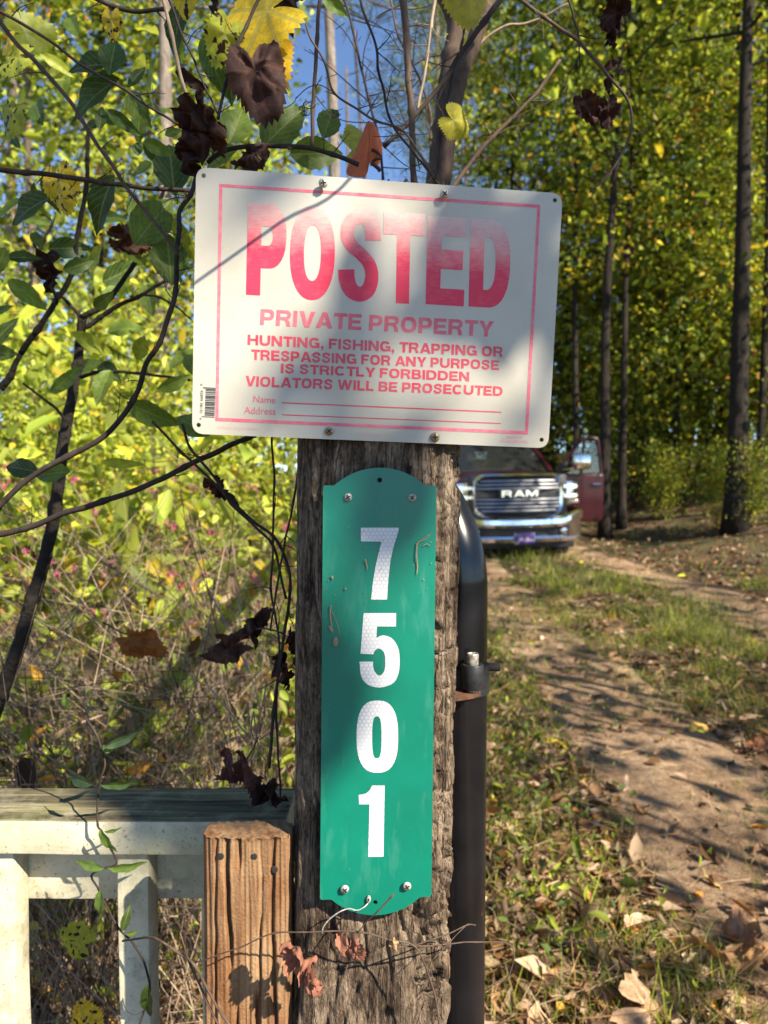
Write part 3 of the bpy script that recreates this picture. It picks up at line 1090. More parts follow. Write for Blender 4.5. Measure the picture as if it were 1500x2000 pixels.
def ink_mat(name, col, faded, fade=None, wear=0.35):
    """sun-bleached printing ink; fade = (low, high) heights in the sign's plane between which it bleaches away"""
    t = NT(name)
    c = t.coord()
    n = t.noise(c, 60, 6, 0.7)
    n2 = t.noise(t.coord((1, 1, 6)), 120, 4, 0.7)
    w = t.math('ADD', t.math('MULTIPLY', n, 0.6), t.math('MULTIPLY', n2, 0.4))
    if fade:
        sx = t.n('ShaderNodeSeparateXYZ')
        tc = t.n('ShaderNodeTexCoord')
        t.l(tc.outputs['Object'], sx.inputs[0])
        g = t.n('ShaderNodeMapRange')
        g.inputs['From Min'].default_value = fade[0]
        g.inputs['From Max'].default_value = fade[1]
        hx = t.math('ADD', sx.outputs['Z'], t.math('MULTIPLY', sx.outputs['X'], fade[2]))
        t.l(t.math('ADD', hx, t.math('MULTIPLY', t.math('SUBTRACT', w, 0.5), 0.035)), g.inputs['Value'])
        k = t.math('ADD', t.math('MULTIPLY', g.outputs[0], 0.98), t.math('MULTIPLY', t.math('SUBTRACT', w, 0.5), wear), clamp=True)
    else:
        k = t.math('MULTIPLY', t.math('SUBTRACT', w, 0.38), wear * 3, clamp=True)
    col = t.mix(k, col, faded)
    return t.done(t.pbr(col, 0.5, 0, 0.35))


def sign_white():
    t = NT('sign_enamel')
    c = t.coord()
    n = t.noise(c, 9, 5, 0.6)
    n2 = t.noise(c, 170, 3, 0.6)
    n3 = t.noise(c, 650, 2, 0.5)
    col = t.ramp(n, [(0.35, (0.42, 0.39, 0.315)), (0.65, (0.49, 0.46, 0.385))])
    sp = t.ramp(n2, [(0.74, (0, 0, 0)), (0.79, (1, 1, 1))])
    col = t.mix(t.math('MULTIPLY', sp, 0.55), col, (0.12, 0.10, 0.08, 1))
    grime = t.ramp(t.noise(t.coord((3, 3, 14)), 2.0, 5, 0.6), [(0.52, (0, 0, 0)), (0.75, (1, 1, 1))])
    col = t.mix(t.math('MULTIPLY', grime, 0.22), col, (0.40, 0.37, 0.31, 1))
    # soft waves and one shallow dent in the thin sheet
    wv = t.noise(c, 7, 2, 0.4)
    nm = t.bump(t.math('ADD', t.math('MULTIPLY', wv, 1.0), t.math('MULTIPLY', n3, 0.012)), 0.35, 0.02)
    return t.done(t.pbr(col, 0.42, 0, 0.4, nm))


M['sign_white'] = sign_white()
M['screw'] = plain('screw_metal', (0.40, 0.38, 0.33, 1), 0.5, 0.35, vs=400, var=0.45)
M['screw_rust'] = plain('screw_rust', (0.30, 0.22, 0.13, 1), 0.5, 0.35, vs=500, var=0.6)
M['slot_shade_iron'] = plain('shade_iron_black', (0.012, 0.011, 0.010, 1), 0.9)  # near-black: painted shade of screw slots, also dark nails and bolt


def screw(m, px, py, r, parent, mat, stand=0.004, rot=0.5, tilt=(0, 0)):
    x, y = onplane(m, px, py)
    L = m @ Matrix.Translation((x, y, 0)) @ Euler((tilt[0], tilt[1], rot)).to_matrix().to_4x4()
    mb = MB()
    s = stand
    mb.lathe([(r * 0.45, -0.012), (r * 0.45, s), (r * 0.98, s), (r, s + 0.0006), (r * 0.93, s + 0.0013), (r * 0.62, s + 0.0022),
              (r * 0.3, s + 0.0026), (0.0001, s + 0.0027)], L, 24)
    o = mb.build('screw', mat, parent, fix=True, angle=50)
    cr = MB()  # raised black cross stands in for the shade inside the driver slot
    cr.box((0, 0, s + 0.0023), (r * 1.2, r * 0.27, 0.0013), M=L)
    cr.box((0, 0, s + 0.00235), (r * 0.27, r * 1.2, 0.0013), M=L)
    cr.build('recess_shade', M['slot_shade_iron'], o, shade=False)
    return o


def posted_sign():
    root = empty('posted_sign', POSTED_C, 'white metal notice reading POSTED PRIVATE PROPERTY in faded red, screwed across the post top', 'sign')
    m = POSTED
    cs = [onplane(m, *q) for q in ((383, 326), (1099, 378), (1071, 875.5), (375, 847))]
    # rounded outline
    out = []
    rr = 0.0105
    for i in range(4):
        p, a, b = Vector(cs[i]), Vector(cs[i - 1]), Vector(cs[(i + 1) % 4])
        p0 = p + (a - p).normalized() * rr
        p1 = p + (b - p).normalized() * rr
        for k in range(9):
            t = k / 8
            # circular-looking corner
            q = p0 * (1 - t) ** 2 + p * 2 * t * (1 - t) * 0.92 + (p0 + p1) * 0.08 * t * (1 - t) + p1 * t ** 2
            out.append((q.x, q.y))
    holes = []
    for q in ((398, 343), (1084, 391), (1058, 859), (388, 830)):
        x, y = onplane(m, *q)
        holes.append(arc(x, y, 0.0021, 0.0021, 0, 340, 17))
    me = fill_polys([out] + holes, m @ Matrix.Translation((0, 0, -0.0007)), 0.0007, 'panel')
    link('panel', me, M['sign_white'], root)
    up = m @ Matrix.Translation((0, 0, 0.00025))
    red = srgb(208, 48, 76)
    pink = (0.60, 0.47, 0.41, 1)
    h0 = (m @ Vector((*onplane(m, 700, 520), 0))).z
    fh = (P(640, 520, 0.69).z, P(640, 412, 0.69).z)
    # object space of the lettering equals world space (vertices are in world coordinates)
    M['ink_big'] = ink_mat('ink_big', red, pink, (fh[0], fh[1], 0.085), 0.75)
    M['ink_mid'] = ink_mat('ink_mid', srgb(210, 80, 98), (0.60, 0.34, 0.33, 1), None, 0.5)
    M['ink_text'] = ink_mat('ink_text', srgb(202, 50, 72), (0.60, 0.24, 0.25, 1), None, 0.5)
    M['ink_pale'] = ink_mat('ink_pale', srgb(222, 140, 146), (0.68, 0.46, 0.44, 1), None, 0.5)
    M['ink_ghost'] = ink_mat('ink_ghost', srgb(205, 165, 158), (0.64, 0.52, 0.48, 1), None, 0.5)
    M['ink_black'] = ink_mat('ink_black', (0.03, 0.03, 0.03, 1), (0.20, 0.19, 0.18, 1), None, 0.4)

    def local(q):
        return onplane(m, *q)

    boxes = {'P': ((249, 152), (402, 160), (394, 520), (241, 511)), 'O': ((417, 160), (592, 170), (584, 536), (409, 528)),
             'S': ((613, 170), (764, 178), (758, 545), (605, 538)), 'T': ((779, 187), (940, 196), (933, 550), (772, 541)),
             'E': ((952, 203), (1106, 212), (1091, 557), (942, 548)), 'D': ((1119, 213), (1279, 224), (1266, 566), (1110, 557))}
    loops = []
    for ch, bx in boxes.items():
        q = quad(*[local(Z3(*b)) for b in bx])
        for lp in GLYPH[ch]:
            loops.append([q(u, v) for u, v in lp])
    o = link('headline', fill_polys(loops, up, 0, 'headline'), M['ink_big'], root)

    def line(txt, tl, tr, br, bl, mat, bold, name, sp=1.0, desc=None):
        uv, fs = text_geo(txt, bold, sp)
        q = quad(*[local(Z3(*b)) for b in (tl, tr, br, bl)])
        mb = MB()
        vs = []
        for u, v in uv:
            x, y = q(u, v)
            vs.append(up @ Vector((x, y, 0)))
        mb.add(vs, fs)
        return mb.build(name, mat, root, shade=False, fix=False)

    def caps_line(txt, tl, tr, br, bl, mat):
        q = quad(*[local(Z3(*b)) for b in (tl, tr, br, bl)])
        loops, wd = caps(txt)
        link('lettering', fill_polys([[q(u / wd, v_) for u, v_ in lp] for lp in loops], up, 0, 'lettering'), mat, root)

    caps_line('PRIVATE PROPERTY', (299, 567), (1206, 615), (1203, 676), (295, 629), M['ink_mid'])
    caps_line('HUNTING, FISHING, TRAPPING OR', (248, 667), (1244, 715), (1243, 755), (247, 707), M['ink_text'])
    caps_line('TRESPASSING FOR ANY PURPOSE', (262, 725), (1229, 768), (1228, 805), (262, 765), M['ink_text'])
    caps_line('IS STRICTLY FORBIDDEN', (378, 780), (1113, 813), (1112, 850), (377, 817), M['ink_text'])
    caps_line('VIOLATORS WILL BE PROSECUTED', (240, 828), (1244, 870), (1242, 907), (238, 868), M['ink_text'])
    line('Name', (270, 905), (357, 910), (356, 936), (269, 932), M['ink_mid'], 0.0, 'lettering')
    line('Address', (234, 948), (357, 954), (356, 981), (233, 976), M['ink_mid'], 0.0, 'lettering')
    line('840159', (1258, 1060), (1321, 1063), (1320, 1075), (1257, 1072), M['ink_pale'], 0.0, 'lettering')
    line('03-6183-036', (1236, 1075), (1341, 1080), (1340, 1092), (1235, 1087), M['ink_pale'], 0.0, 'lettering')
    line('Made in U.S.A.', (693, 1050), (798, 1055), (798, 1067), (693, 1062), M['ink_ghost'], 0.0, 'lettering')
    line('Hillman Sign Center', (131, 1022), (292, 1029), (291, 1045), (130, 1038), M['ink_ghost'], 0.0, 'lettering')
    # ruled lines and red border
    mb = MB()

    def strip4(a, b, w):
        a, b = Vector(local(Z3(*a))), Vector(local(Z3(*b)))
        n = (b - a).normalized()
        n = Vector((-n.y, n.x)) * w / 2
        mb.add([up @ Vector((*(p), 0)) for p in (a - n, b - n, b + n, a + n)], [(0, 1, 2, 3)])
    strip4((381, 933), (1238, 970), 0.0011)
    strip4((381, 980), (1237, 1014), 0.0009)
    mb.build('ruled_line', M['ink_text'], root, shade=False)
    o4 = [local(Z3(*q)) for q in ((137, 78), (1391, 160), (1342, 1057), (121, 1004))]
    i4 = [local(Z3(*q)) for q in ((149, 90), (1379, 172), (1331, 1044), (133, 992))]
    M['ink_border'] = ink_mat('ink_border', srgb(212, 84, 104), (0.70, 0.44, 0.44, 1), None, 0.55)
    link('border', fill_polys([o4, i4], up, 0, 'border'), M['ink_border'], root)
    # barcode standing on its side, with its digits
    bc = quad(*[local(Z3(*b)) for b in ((73, 872), (123, 875), (118, 992), (68, 989))])
    mb2 = MB()
    rnd = random.Random(4)
    v = 0.0
    while v < 0.99:
        w = rnd.choice([0.010, 0.010, 0.02, 0.03])
        x0 = 0.0 if (v < 0.04 or v > 0.94) else 0.22
        vs = [bc(x0, v), bc(1, v), bc(1, min(1, v + w)), bc(x0, min(1, v + w))]
        mb2.add([up @ Vector((*q, 0)) for q in vs], [(0, 1, 2, 3)])
        v += w + rnd.choice([0.010, 0.015, 0.025])
    bar = mb2.build('barcode', M['ink_black'], root, shade=False)

    def side(txt, tl, tr, br, bl):
        uv, fs = text_geo(txt, 0.0)
        q = quad(*[local(Z3(*b)) for b in (tl, tr, br, bl)])
        vs = []
        for u, v_ in uv:      # turned a quarter clockwise: text runs downwards
            x, y = q(v_, 1 - u)
            vs.append(up @ Vector((x, y, 0)))
        MB().add(vs, fs).build('digits', M['ink_black'], bar, shade=False, fix=False)
    side('0', (62, 859), (71, 859), (71, 866), (62, 866))
    side('45899 38135', (63, 884), (74, 884), (71, 974), (60, 974))
    side('9', (59, 992), (67, 992), (67, 999), (59, 999))
    screw(m, 630, 361, 0.0043, root, M['screw'], 0.0050, 0.2, (0.1, 0.1))
    screw(m, 866, 381, 0.0042, root, M['screw'], 0.0050, 0.9, (0.12, -0.1))
    screw(m, 643, 842, 0.0043, root, M['screw_rust'], 0.0012, 0.75)
    screw(m, 849, 854, 0.0046, root, M['screw_rust'], 0.0012, 0.1)
    return root


posted_sign()

# ------------------------------------------------------------------ green house-number sign
def addr_sign():
    m = ADDR
    root = empty('number_sign', m.translation, 'tall green metal house number plate with white reflective 7501 on the post', 'sign')

    def loc(x, y):
        return onplane(m, x, y)
    tl, tr, br, bl = (631, 948), (852.5, 948.5), (842.5, 1751.5), (625, 1757.5)

    def cap(a, b, apex, sh, ra):
        """flat shoulder, then a low arch, from a to b with its summit at apex (photograph pixels)"""
        ax, ay = a
        bx, by = b
        u = Vector((bx - ax, by - ay)) / math.hypot(bx - ax, by - ay)
        nrm = Vector((u.y, -u.x))
        out = []
        s0 = Vector(a) + u * sh
        s1 = Vector(b) - u * sh
        mid = (s0 + s1) / 2
        h = (Vector(apex) - mid).dot(nrm)
        half = (s1 - s0).length / 2
        for k in range(25):
            t = -1 + 2 * k / 24
            Rr = (half * half + h * h) / (2 * h)
            yy = math.sqrt(max(0, Rr * Rr - (t * half) ** 2)) - (Rr - h)
            q = mid + u * (t * half) + nrm * yy
            out.append((q.x, q.y))
        return [(ax + 1.5 * u.x, ay + 1.5 * u.y)] + out + [(bx - 1.5 * u.x, by - 1.5 * u.y)]
    pix = []
    pix += [(631, 952), (633, 948)] + cap(tl, tr, (742, 913.5), 22, 0)[1:-1] + [(850.5, 948.5), (852.4, 952)]
    pix += [(842.6, 1748), (840.5, 1751.5)] + cap(br, bl, (735, 1787.5), 22, 0)[1:-1] + [(627, 1757.5), (625, 1754)]
    outline = [loc(*q) for q in pix]
    holes = [arc(*loc(741.5, 937.5), 0.0024, 0.0024, 0, 340, 17), arc(*loc(733, 1762.5), 0.0022, 0.0022, 0, 340, 17)]
    t = NT('sign_green')
    c = t.coord()
    n = t.noise(c, 12, 5, 0.6)
    n2 = t.noise(t.coord((1, 1, 0.25)), 60, 6, 0.65)
    n3 = t.noise(c, 420, 2, 0.6)
    col = t.ramp(n, [(0.3, (0.0010, 0.132, 0.084)), (0.7, (0.0015, 0.175, 0.114))])
    ch = t.ramp(n2, [(0.54, (0, 0, 0)), (0.74, (1, 1, 1))])
    col = t.mix(t.math('MULTIPLY', ch, 0.13), col, (0.16, 0.36, 0.29, 1))
    sp = t.ramp(n3, [(0.72, (0, 0, 0)), (0.78, (1, 1, 1))])
    col = t.mix(t.math('MULTIPLY', sp, 0.25), col, (0.35, 0.45, 0.40, 1))
    t.done(t.pbr(col, t.math('ADD', 0.34, t.math('MULTIPLY', ch, 0.25)), 0, 0.5))
    link('panel', fill_polys([outline] + holes, m @ Matrix.Translation((0, 0, -0.0016)), 0.0016, 'panel'), t.m, root)
    # digits with honeycomb reflective sheeting
    h = NT('reflective_white')
    tc = h.coord((238, 238, 238), rot=(0, 0, -0.059))
    sx = h.n('ShaderNodeSeparateXYZ')
    h.l(tc, sx.inputs[0])
    X, Yv = sx.outputs['X'], sx.outputs['Z']

    def cell(ox, oy):
        a = h.math('SUBTRACT', h.math('FLOORED_MODULO', h.math('ADD', X, ox), 1.0), 0.5)
        b = h.math('SUBTRACT', h.math('FLOORED_MODULO', h.math('ADD', Yv, oy), 1.7320508), 0.8660254)
        return a, b, h.math('ADD', h.math('MULTIPLY', a, a), h.math('MULTIPLY', b, b))
    a0, b0, d0 = cell(0, 0)
    a1, b1, d1 = cell(0.5, 0.8660254)
    s = h.math('LESS_THAN', d0, d1)
    ca = h.math('ADD', h.math('MULTIPLY', a0, s), h.math('MULTIPLY', a1, h.math('SUBTRACT', 1.0, s)))
    cb = h.math('ADD', h.math('MULTIPLY', b0, s), h.math('MULTIPLY', b1, h.math('SUBTRACT', 1.0, s)))
    ca, cb = h.math('ABSOLUTE', ca), h.math('ABSOLUTE', cb)
    hd = h.math('MAXIMUM', ca, h.math('ADD', h.math('MULTIPLY', ca, 0.5), h.math('MULTIPLY', cb, 0.8660254)))
    edge = h.ramp(hd, [(0.425, (0, 0, 0)), (0.465, (1, 1, 1))])
    nz = h.noise(h.coord(), 55, 4, 0.6)
    lin = h.math('MULTIPLY', edge, h.ramp(nz, [(0.35, (0.35, 0.35, 0.35)), (0.65, (0.85, 0.85, 0.85))]))
    col = h.mix(lin, (0.60, 0.60, 0.59, 1), (0.24, 0.25, 0.26, 1))
    h.done(h.pbr(col, 0.45, 0, 0.5))

    def z5(x, y):
        return (560 + x / 3.409, 880 + y / 3.409)

    def z7(x, y):
        return (540 + x / 3, 1400 + y / 3)

    def curve(pts, conv, seg):
        """polygon; entries given as ('c', points) are smoothed"""
        out = []
        for e in pts:
            if e[0] == 'c':
                out += [(p.x, p.y) for p in catmull([Vector((*q, 0)) for q in e[1]], seg)]
            else:
                out.append(e)
        return [loc(*conv(*q)) for q in out]
    seven = curve([(494, 513), (747, 513), ('c', [(741, 545), (712, 640), (690, 740), (676, 870), (668, 992)]), ('c', [(562, 992), (575, 870), (598, 740), (631, 606)]),
                   (494, 604)], z5, 6)
    five = curve([(512, 1082), (728, 1082), (727, 1171), (601, 1171), ('c', [(597, 1247), (640, 1230), (700, 1250), (742, 1315), (752, 1405), (742, 1490), (705, 1550), (620, 1577),
                  (540, 1558), (497, 1505), (484, 1405)]), ('c', [(574, 1405), (581, 1462), (615, 1498), (648, 1470), (656, 1405), (648, 1345), (615, 1318), (586, 1332), (577, 1356)]),
                  (491, 1352)], z5, 5)
    one = curve([(484, 512), (482, 457), ('c', [(500, 455), (528, 446), (548, 426), (560, 402)]), (634, 402), (627, 819), (537, 820), (545, 512)], z7, 4)
    ze_o = [loc(*q) for q in arc(737, 1438.5, 40.5, 70.5, 0, 352, 44, 2.6)]
    ze_i = [loc(*q) for q in arc(736, 1440, 9.2, 41, 0, 345, 28, 3.0)]
    up = m @ Matrix.Translation((0, 0, 0.0003))
    for lp in ([seven], [five], [ze_o, ze_i], [one]):
        link('digit', fill_polys(lp, up, 0, 'digit'), h.m, root)
    screw(m, 680, 971, 0.0040, root, M['screw'], 0.0006, 0.6)
    screw(m, 805, 972, 0.0040, root, M['screw'], 0.0006, 0.9)
    screw(m, 673.5, 1733.5, 0.0042, root, M['screw'], 0.0026, 0.8)
    screw(m, 794.5, 1727.5, 0.0042, root, M['screw'], 0.0026, 0.5)
    # bent staple and the wire it holds
    w = MB()
    pts = []
    for q, o in (((722, 1752), 0.004), ((718, 1760), 0.004), ((710, 1765), 0.006), ((697, 1771), 0.006), ((682, 1769), 0.005), ((665, 1773), 0.006), ((645, 1787), 0.006),
                 ((632, 1803), 0.006), ((630, 1815), 0.006)):
        x, y = loc(*q)
        pts.append(m @ Vector((x, y, o)))
    w.tube(catmull(pts, 5), 0.0006, n=6)
    w.lathe([(0.0012, 0.0), (0.0030, 0.0015), (0.0026, 0.003), (0.0014, 0.0035)], m @ Matrix.Translation((*loc(720, 1754), 0)) @ Matrix.Diagonal((0.75, 1.2, 1, 1)), 14)
    w.build('wire', M['screw'], root)
    # dried plant bits and cobweb stuck to the plate
    specks = MB()
    rnd = random.Random(8)

    def scrap(pixs, r, own=True):
        d = MB() if own else specks
        d.tube(catmull([m @ Vector((*loc(*q), 0.0012 + 0.0012 * rnd.random())) for q in pixs], 4), r, r * 0.5, n=5, wob=0.4)
        if own:
            d.build('debris', M['twig_pale'], root)
    scrap([(814, 1060), (813, 1085), (815, 1105), (814, 1120)], 0.0008)
    scrap([(814, 1064), (822, 1055), (838, 1043)], 0.0005)
    scrap([(816, 1058), (829, 1054), (842, 1042)], 0.0004)
    scrap([(826, 1066), (834, 1062), (840, 1066)], 0.0006)
    scrap([(646, 1182), (645, 1200), (648, 1225), (650, 1235)], 0.0008)
    scrap([(649, 1195), (660, 1222), (664, 1242)], 0.0003)
    scrap([(643, 1222), (648, 1232), (651, 1230)], 0.0010)
    scrap([(713, 1092), (716, 1103), (717, 1111)], 0.0009)
    scrap([(648, 1125), (650, 1130)], 0.0012)
    scrap([(675, 1148), (674, 1151)], 0.0011)
    for _ in range(26):
        x, y = rnd.uniform(640, 845), rnd.uniform(985, 1180)
        scrap([(x, y), (x + rnd.uniform(-3, 3), y + rnd.uniform(-3, 3))], rnd.uniform(0.0003, 0.0006), False)
    specks.build('dirt_speck', M['twig_pale'], root)['kind'] = 'stuff'
    d = MB()
    q = m @ Matrix.Translation((*loc(656, 1252), 0.002)) @ Matrix.Diagonal((0.9, 1.6, 0.7, 1))
    d.lathe([(0.0001, -0.003), (0.0024, -0.001), (0.0030, 0.0005), (0.0020, 0.002), (0.0001, 0.003)], q, 10)
    d.build('debris', M['twig_pale'], root)
    return root


addr_sign()

# ------------------------------------------------------------------ white fence
def painted_wood(name, horiz):
    t = NT(name)
    c = t.coord((4, 60, 60) if horiz else (60, 60, 4))
    n = t.noise(c, 1.0, 7, 0.65, 0.4)
    c2 = t.coord()
    n2 = t.noise(c2, 26, 5, 0.65)
    n3 = t.noise(c2, 260, 3, 0.6)
    col = t.ramp(n2, [(0.3, (0.46, 0.415, 0.285)), (0.7, (0.62, 0.575, 0.43))])
    dirt = t.ramp(n3, [(0.61, (0, 0, 0)), (0.68, (1, 1, 1))])
    col = t.mix(t.math('MULTIPLY', dirt, 0.7), col, (0.09, 0.075, 0.05, 1))
    sm = t.ramp(t.noise(c2, 19, 7, 0.7), [(0.50, (0, 0, 0)), (0.66, (1, 1, 1))])
    col = t.mix(t.math('MULTIPLY', sm, 0.6), col, (0.20, 0.175, 0.12, 1))
    green = t.ramp(t.noise(c2, 7, 5, 0.65), [(0.5, (0, 0, 0)), (0.72, (1, 1, 1))])
    col = t.mix(t.math('MULTIPLY', green, 0.55), col, (0.34, 0.36, 0.20, 1))
    # the flat upper face has lost its paint
    g = t.n('ShaderNodeNewGeometry')
    sz = t.n('ShaderNodeSeparateXYZ')
    t.l(g.outputs['True Normal'], sz.inputs[0])
    top = t.ramp(sz.outputs['Z'], [(0.8, (0, 0, 0)), (0.95, (1, 1, 1))])
    bare = t.ramp(n, [(0.36, (0.035, 0.028, 0.018)), (0.52, (0.125, 0.105, 0.062)), (0.66, (0.30, 0.27, 0.15))])
    bare = t.mix(t.math('MULTIPLY', green, 0.5), bare, (0.20, 0.22, 0.08, 1))
    col = t.mix(t.math('MULTIPLY', top, t.ramp(n2, [(0.25, (0.55, 0.55, 0.55)), (0.5, (1, 1, 1))])), col, bare)
    nm = t.bump(t.math('ADD', n, t.math('MULTIPLY', n3, 0.3)), 0.6, 0.0015)
    return t.done(t.pbr(col, 0.9, 0, 0.08, nm))


M['paint_h'] = painted_wood('white_rail_paint', True)
M['paint_v'] = painted_wood('white_picket_paint', False)


def rough_board(c, s, Mx=None):
    """bevelled board with slightly uneven faces"""
    bm = bmesh.new()
    bmesh.ops.create_cube(bm, size=1.0)
    bmesh.ops.scale(bm, vec=Vector(s), verts=bm.verts)
    bmesh.ops.bevel(bm, geom=bm.edges[:], offset=min(s) * 0.07, segments=2, profile=0.5, affect='EDGES')
    ax = max(range(3), key=lambda i: s[i])
    n = int(s[ax] / 0.02)
    for i in range(1, n):
        co = Vector((0, 0, 0)); co[ax] = -s[ax] / 2 + s[ax] * i / n
        no = Vector((0, 0, 0)); no[ax] = 1
        bmesh.ops.bisect_plane(bm, geom=bm.verts[:] + bm.edges[:] + bm.faces[:], plane_co=co, plane_no=no)
    bmesh.ops.translate(bm, vec=Vector(c), verts=bm.verts)
    if Mx is not None:
        bm.transform(Mx)
    for v in bm.verts:
        q = v.co
        v.co = q + Vector((noise.noise(q * 9), noise.noise(q * 9 + Vector((5, 0, 0))), noise.noise(q * 9 + Vector((0, 7, 0))))) * 0.0016
    bm.verts.index_update()
    out = MB()
    out.add([v.co.copy() for v in bm.verts], [[v.index for v in f.verts] for f in bm.faces])
    bm.free()
    return out


def fence():
    Yf = 0.82
    rz = P(100, 1605, Yf).z
    root = empty('white_fence', (-0.6, Yf, 0), 'low white painted wooden fence with greying top rail, left of the post', 'fence')
    xr = P(556, 1600, Yf).x
    tilt = Matrix.Translation((xr, 0, 0)) @ Matrix.Rotation(math.radians(0.15), 4, 'Y') @ Matrix.Translation((-xr, 0, 0))
    rail = rough_board(((xr - 2.0) / 2 - 0.0, Yf + 0.047, rz - 0.0205), (xr + 2.0, 0.094, 0.041), tilt)
    rail.build('top_rail', M['paint_h'], root, fix=True, angle=35)
    b = rough_board(((xr - 0.005 - 2.0) / 2, Yf + 0.066, rz - 0.0415 - 0.040), (xr + 1.995, 0.036, 0.080), tilt)
    b.build('lower_board', M['paint_h'], root, fix=True, angle=35)
    # pickets
    for x0, x1 in ((-62, 29), (231, 291), (-310, -220)):
        a = P(x0, 1760, Yf + 0.012).x
        c = P(x1, 1760, Yf + 0.012).x
        pk = rough_board(((a + c) / 2, Yf + 0.029, (rz - 0.042 + 0.03) / 2), (c - a, 0.036, rz - 0.042 - 0.03))
        pk.build('picket', M['paint_v'], root, fix=True, angle=35)
    for x in (-0.72, -1.2, -1.65):
        pk = rough_board((x, Yf + 0.029, (rz - 0.042 + 0.03) / 2), (0.045, 0.036, rz - 0.042 - 0.03))
        pk.build('picket', M['paint_v'], root, fix=True, angle=35)
    # end post hidden behind the short log
    pk = rough_board((P(470, 1760, Yf + 0.14).x, Yf + 0.140, (rz - 0.03) / 2), (0.088, 0.088, rz - 0.04))
    pk.build('end_post', M['paint_v'], root, fix=True, angle=35)


fence()

# ------------------------------------------------------------------ short sawn log in front of the fence
def short_log():
    Y0 = 0.702
    a, b = P(391, 1640, Y0).x, P(568, 1640, Y0).x
    cx, w = (a + b) / 2, (b - a)
    ztop = P(480, 1640, Y0).z
    hx, hy = w / 2, 0.0185
    nu = 300
    zs = [0.0, 0.3, 0.6] + [0.78 + i * 0.003 for i in range(int((ztop - 0.78) / 0.003))] + [ztop]
    rings = []
    plain_top = []
    for z in zs:
        ring = []
        for k in range(nu):
            al = 2 * math.pi * k / nu
            c, s = math.cos(al), math.sin(al)
            r = (abs(c) ** 4.2 + abs(s) ** 4.2) ** (-1 / 4.2)
            x, y = c * r, s * r
            wz = 0.08 * noise.noise(Vector((x * 2, z * 3, 1)))
            d = 0.0
            if y < 0.3:
                # long drying cracks that wander a little down the face
                for q, dep, wd in ((-0.66, 0.006, 0.03), (-0.40, 0.012, 0.05), (-0.16, 0.010, 0.03), (0.20, 0.014, 0.045), (0.31, 0.007, 0.03), (0.66, 0.011, 0.04)):
                    xx = q + 0.12 * noise.noise(Vector((q * 40, z * 7, 2))) + 0.03 * noise.noise(Vector((q * 40, z * 40, 2))) + (0.18 if q < 0.1 else 0.05) * (z - ztop) * (1 if q > -0.3 else 1.4)
                    ln = smooth(0, 0.3, 0.22 + noise.noise(Vector((q * 17, z * 5, 8))))
                    d += 0.75 * dep * ln * max(0, 1 - abs(x - xx) / (wd * 1.5)) * 1.3
                d += 0.0035 * abs(noise.noise(Vector((x * 9, z * 5, 4))))
                d += 0.0010 * abs(noise.noise(Vector((x * 40, z * 16, 4))))
            yy = y * (hy - 0.0) + (d if y < 0.3 else 0)
            if z == zs[-1]:
                plain_top.append(Vector((cx + x * hx, Y0 + hy + y * hy, z)))
            tp = 1.0 - 0.05 * smooth(0.99, 0.8, z) * 0
            ring.append(Vector((cx + x * hx * tp + wz * 0.012, Y0 + hy + yy, z + (0.003 * noise.noise(Vector((x * 9, y * 9, 0))) if z == ztop else 0))))
        rings.append(ring)
    top = rings[-1]
    c = sum(top, Vector()) / len(top)
    for f in [0.985, 0.96] + [0.92 - 0.04 * i for i in range(23)]:
        rings.append([(lambda q: q + Vector((0, 0, 0.0006 * math.sin(q.x * 620 + q.y * 260) + 0.0015 + 0.001 * noise.noise(q * 160))))(c.lerp(p, f)) for p in plain_top[:nu]])
    t = NT('log_wood')
    c1 = t.coord((95, 95, 5))
    n1 = t.noise(c1, 1.0, 8, 0.65, 0.6)
    c2 = t.coord()
    n2 = t.noise(c2, 13, 5, 0.6)
    n3 = t.noise(c2, 330, 3, 0.6)
    f = t.math('ADD', t.math('MULTIPLY', n1, 0.48), t.math('ADD', t.math('MULTIPLY', n2, 0.38), t.math('MULTIPLY', n3, 0.14)))
    col = t.ramp(f, [(0.34, (0.065, 0.028, 0.012)), (0.44, (0.18, 0.082, 0.032)), (0.54, (0.28, 0.165, 0.082)), (0.67, (0.40, 0.275, 0.155))])
    gr = t.ramp(t.noise(t.coord((9, 9, 3)), 1.0, 6, 0.65), [(0.48, (0, 0, 0)), (0.66, (1, 1, 1))])
    col = t.mix(t.math('MULTIPLY', gr, 0.8), col, (0.20, 0.135, 0.075, 1))
    dk = t.ramp(t.noise(t.coord((30, 30, 4)), 1.0, 6, 0.65, 0.5), [(0.52, (0, 0, 0)), (0.66, (1, 1, 1))])
    col = t.mix(t.math('MULTIPLY', dk, 0.6), col, (0.10, 0.035, 0.014, 1))
    nm = t.bump(t.math('ADD', n1, n3), 0.7, 0.0016)
    t.done(t.pbr(col, 0.85, 0, 0.25, nm))
    o = MB().loft(rings).build('log_stump', t.m, fix=True, angle=None, base=(cx, Y0 + hy, 0))
    tag(o, 'short orange brown sawn timber with deep drying cracks between fence and post', 'timber')
    # nail heads
    for px, py in ((431, 1672), (496, 1672), (536, 1698)):
        q = P(px, py, Y0 + 0.002)
        L = Matrix.Translation(q) @ Matrix.Rotation(math.radians(90), 4, 'X')
        MB().lathe([(0.0035, -0.01), (0.0035, 0.001), (0.0028, 0.0018), (0.0001, 0.002)], L, 14).build('nail', M['slot_shade_iron'], o)


short_log()

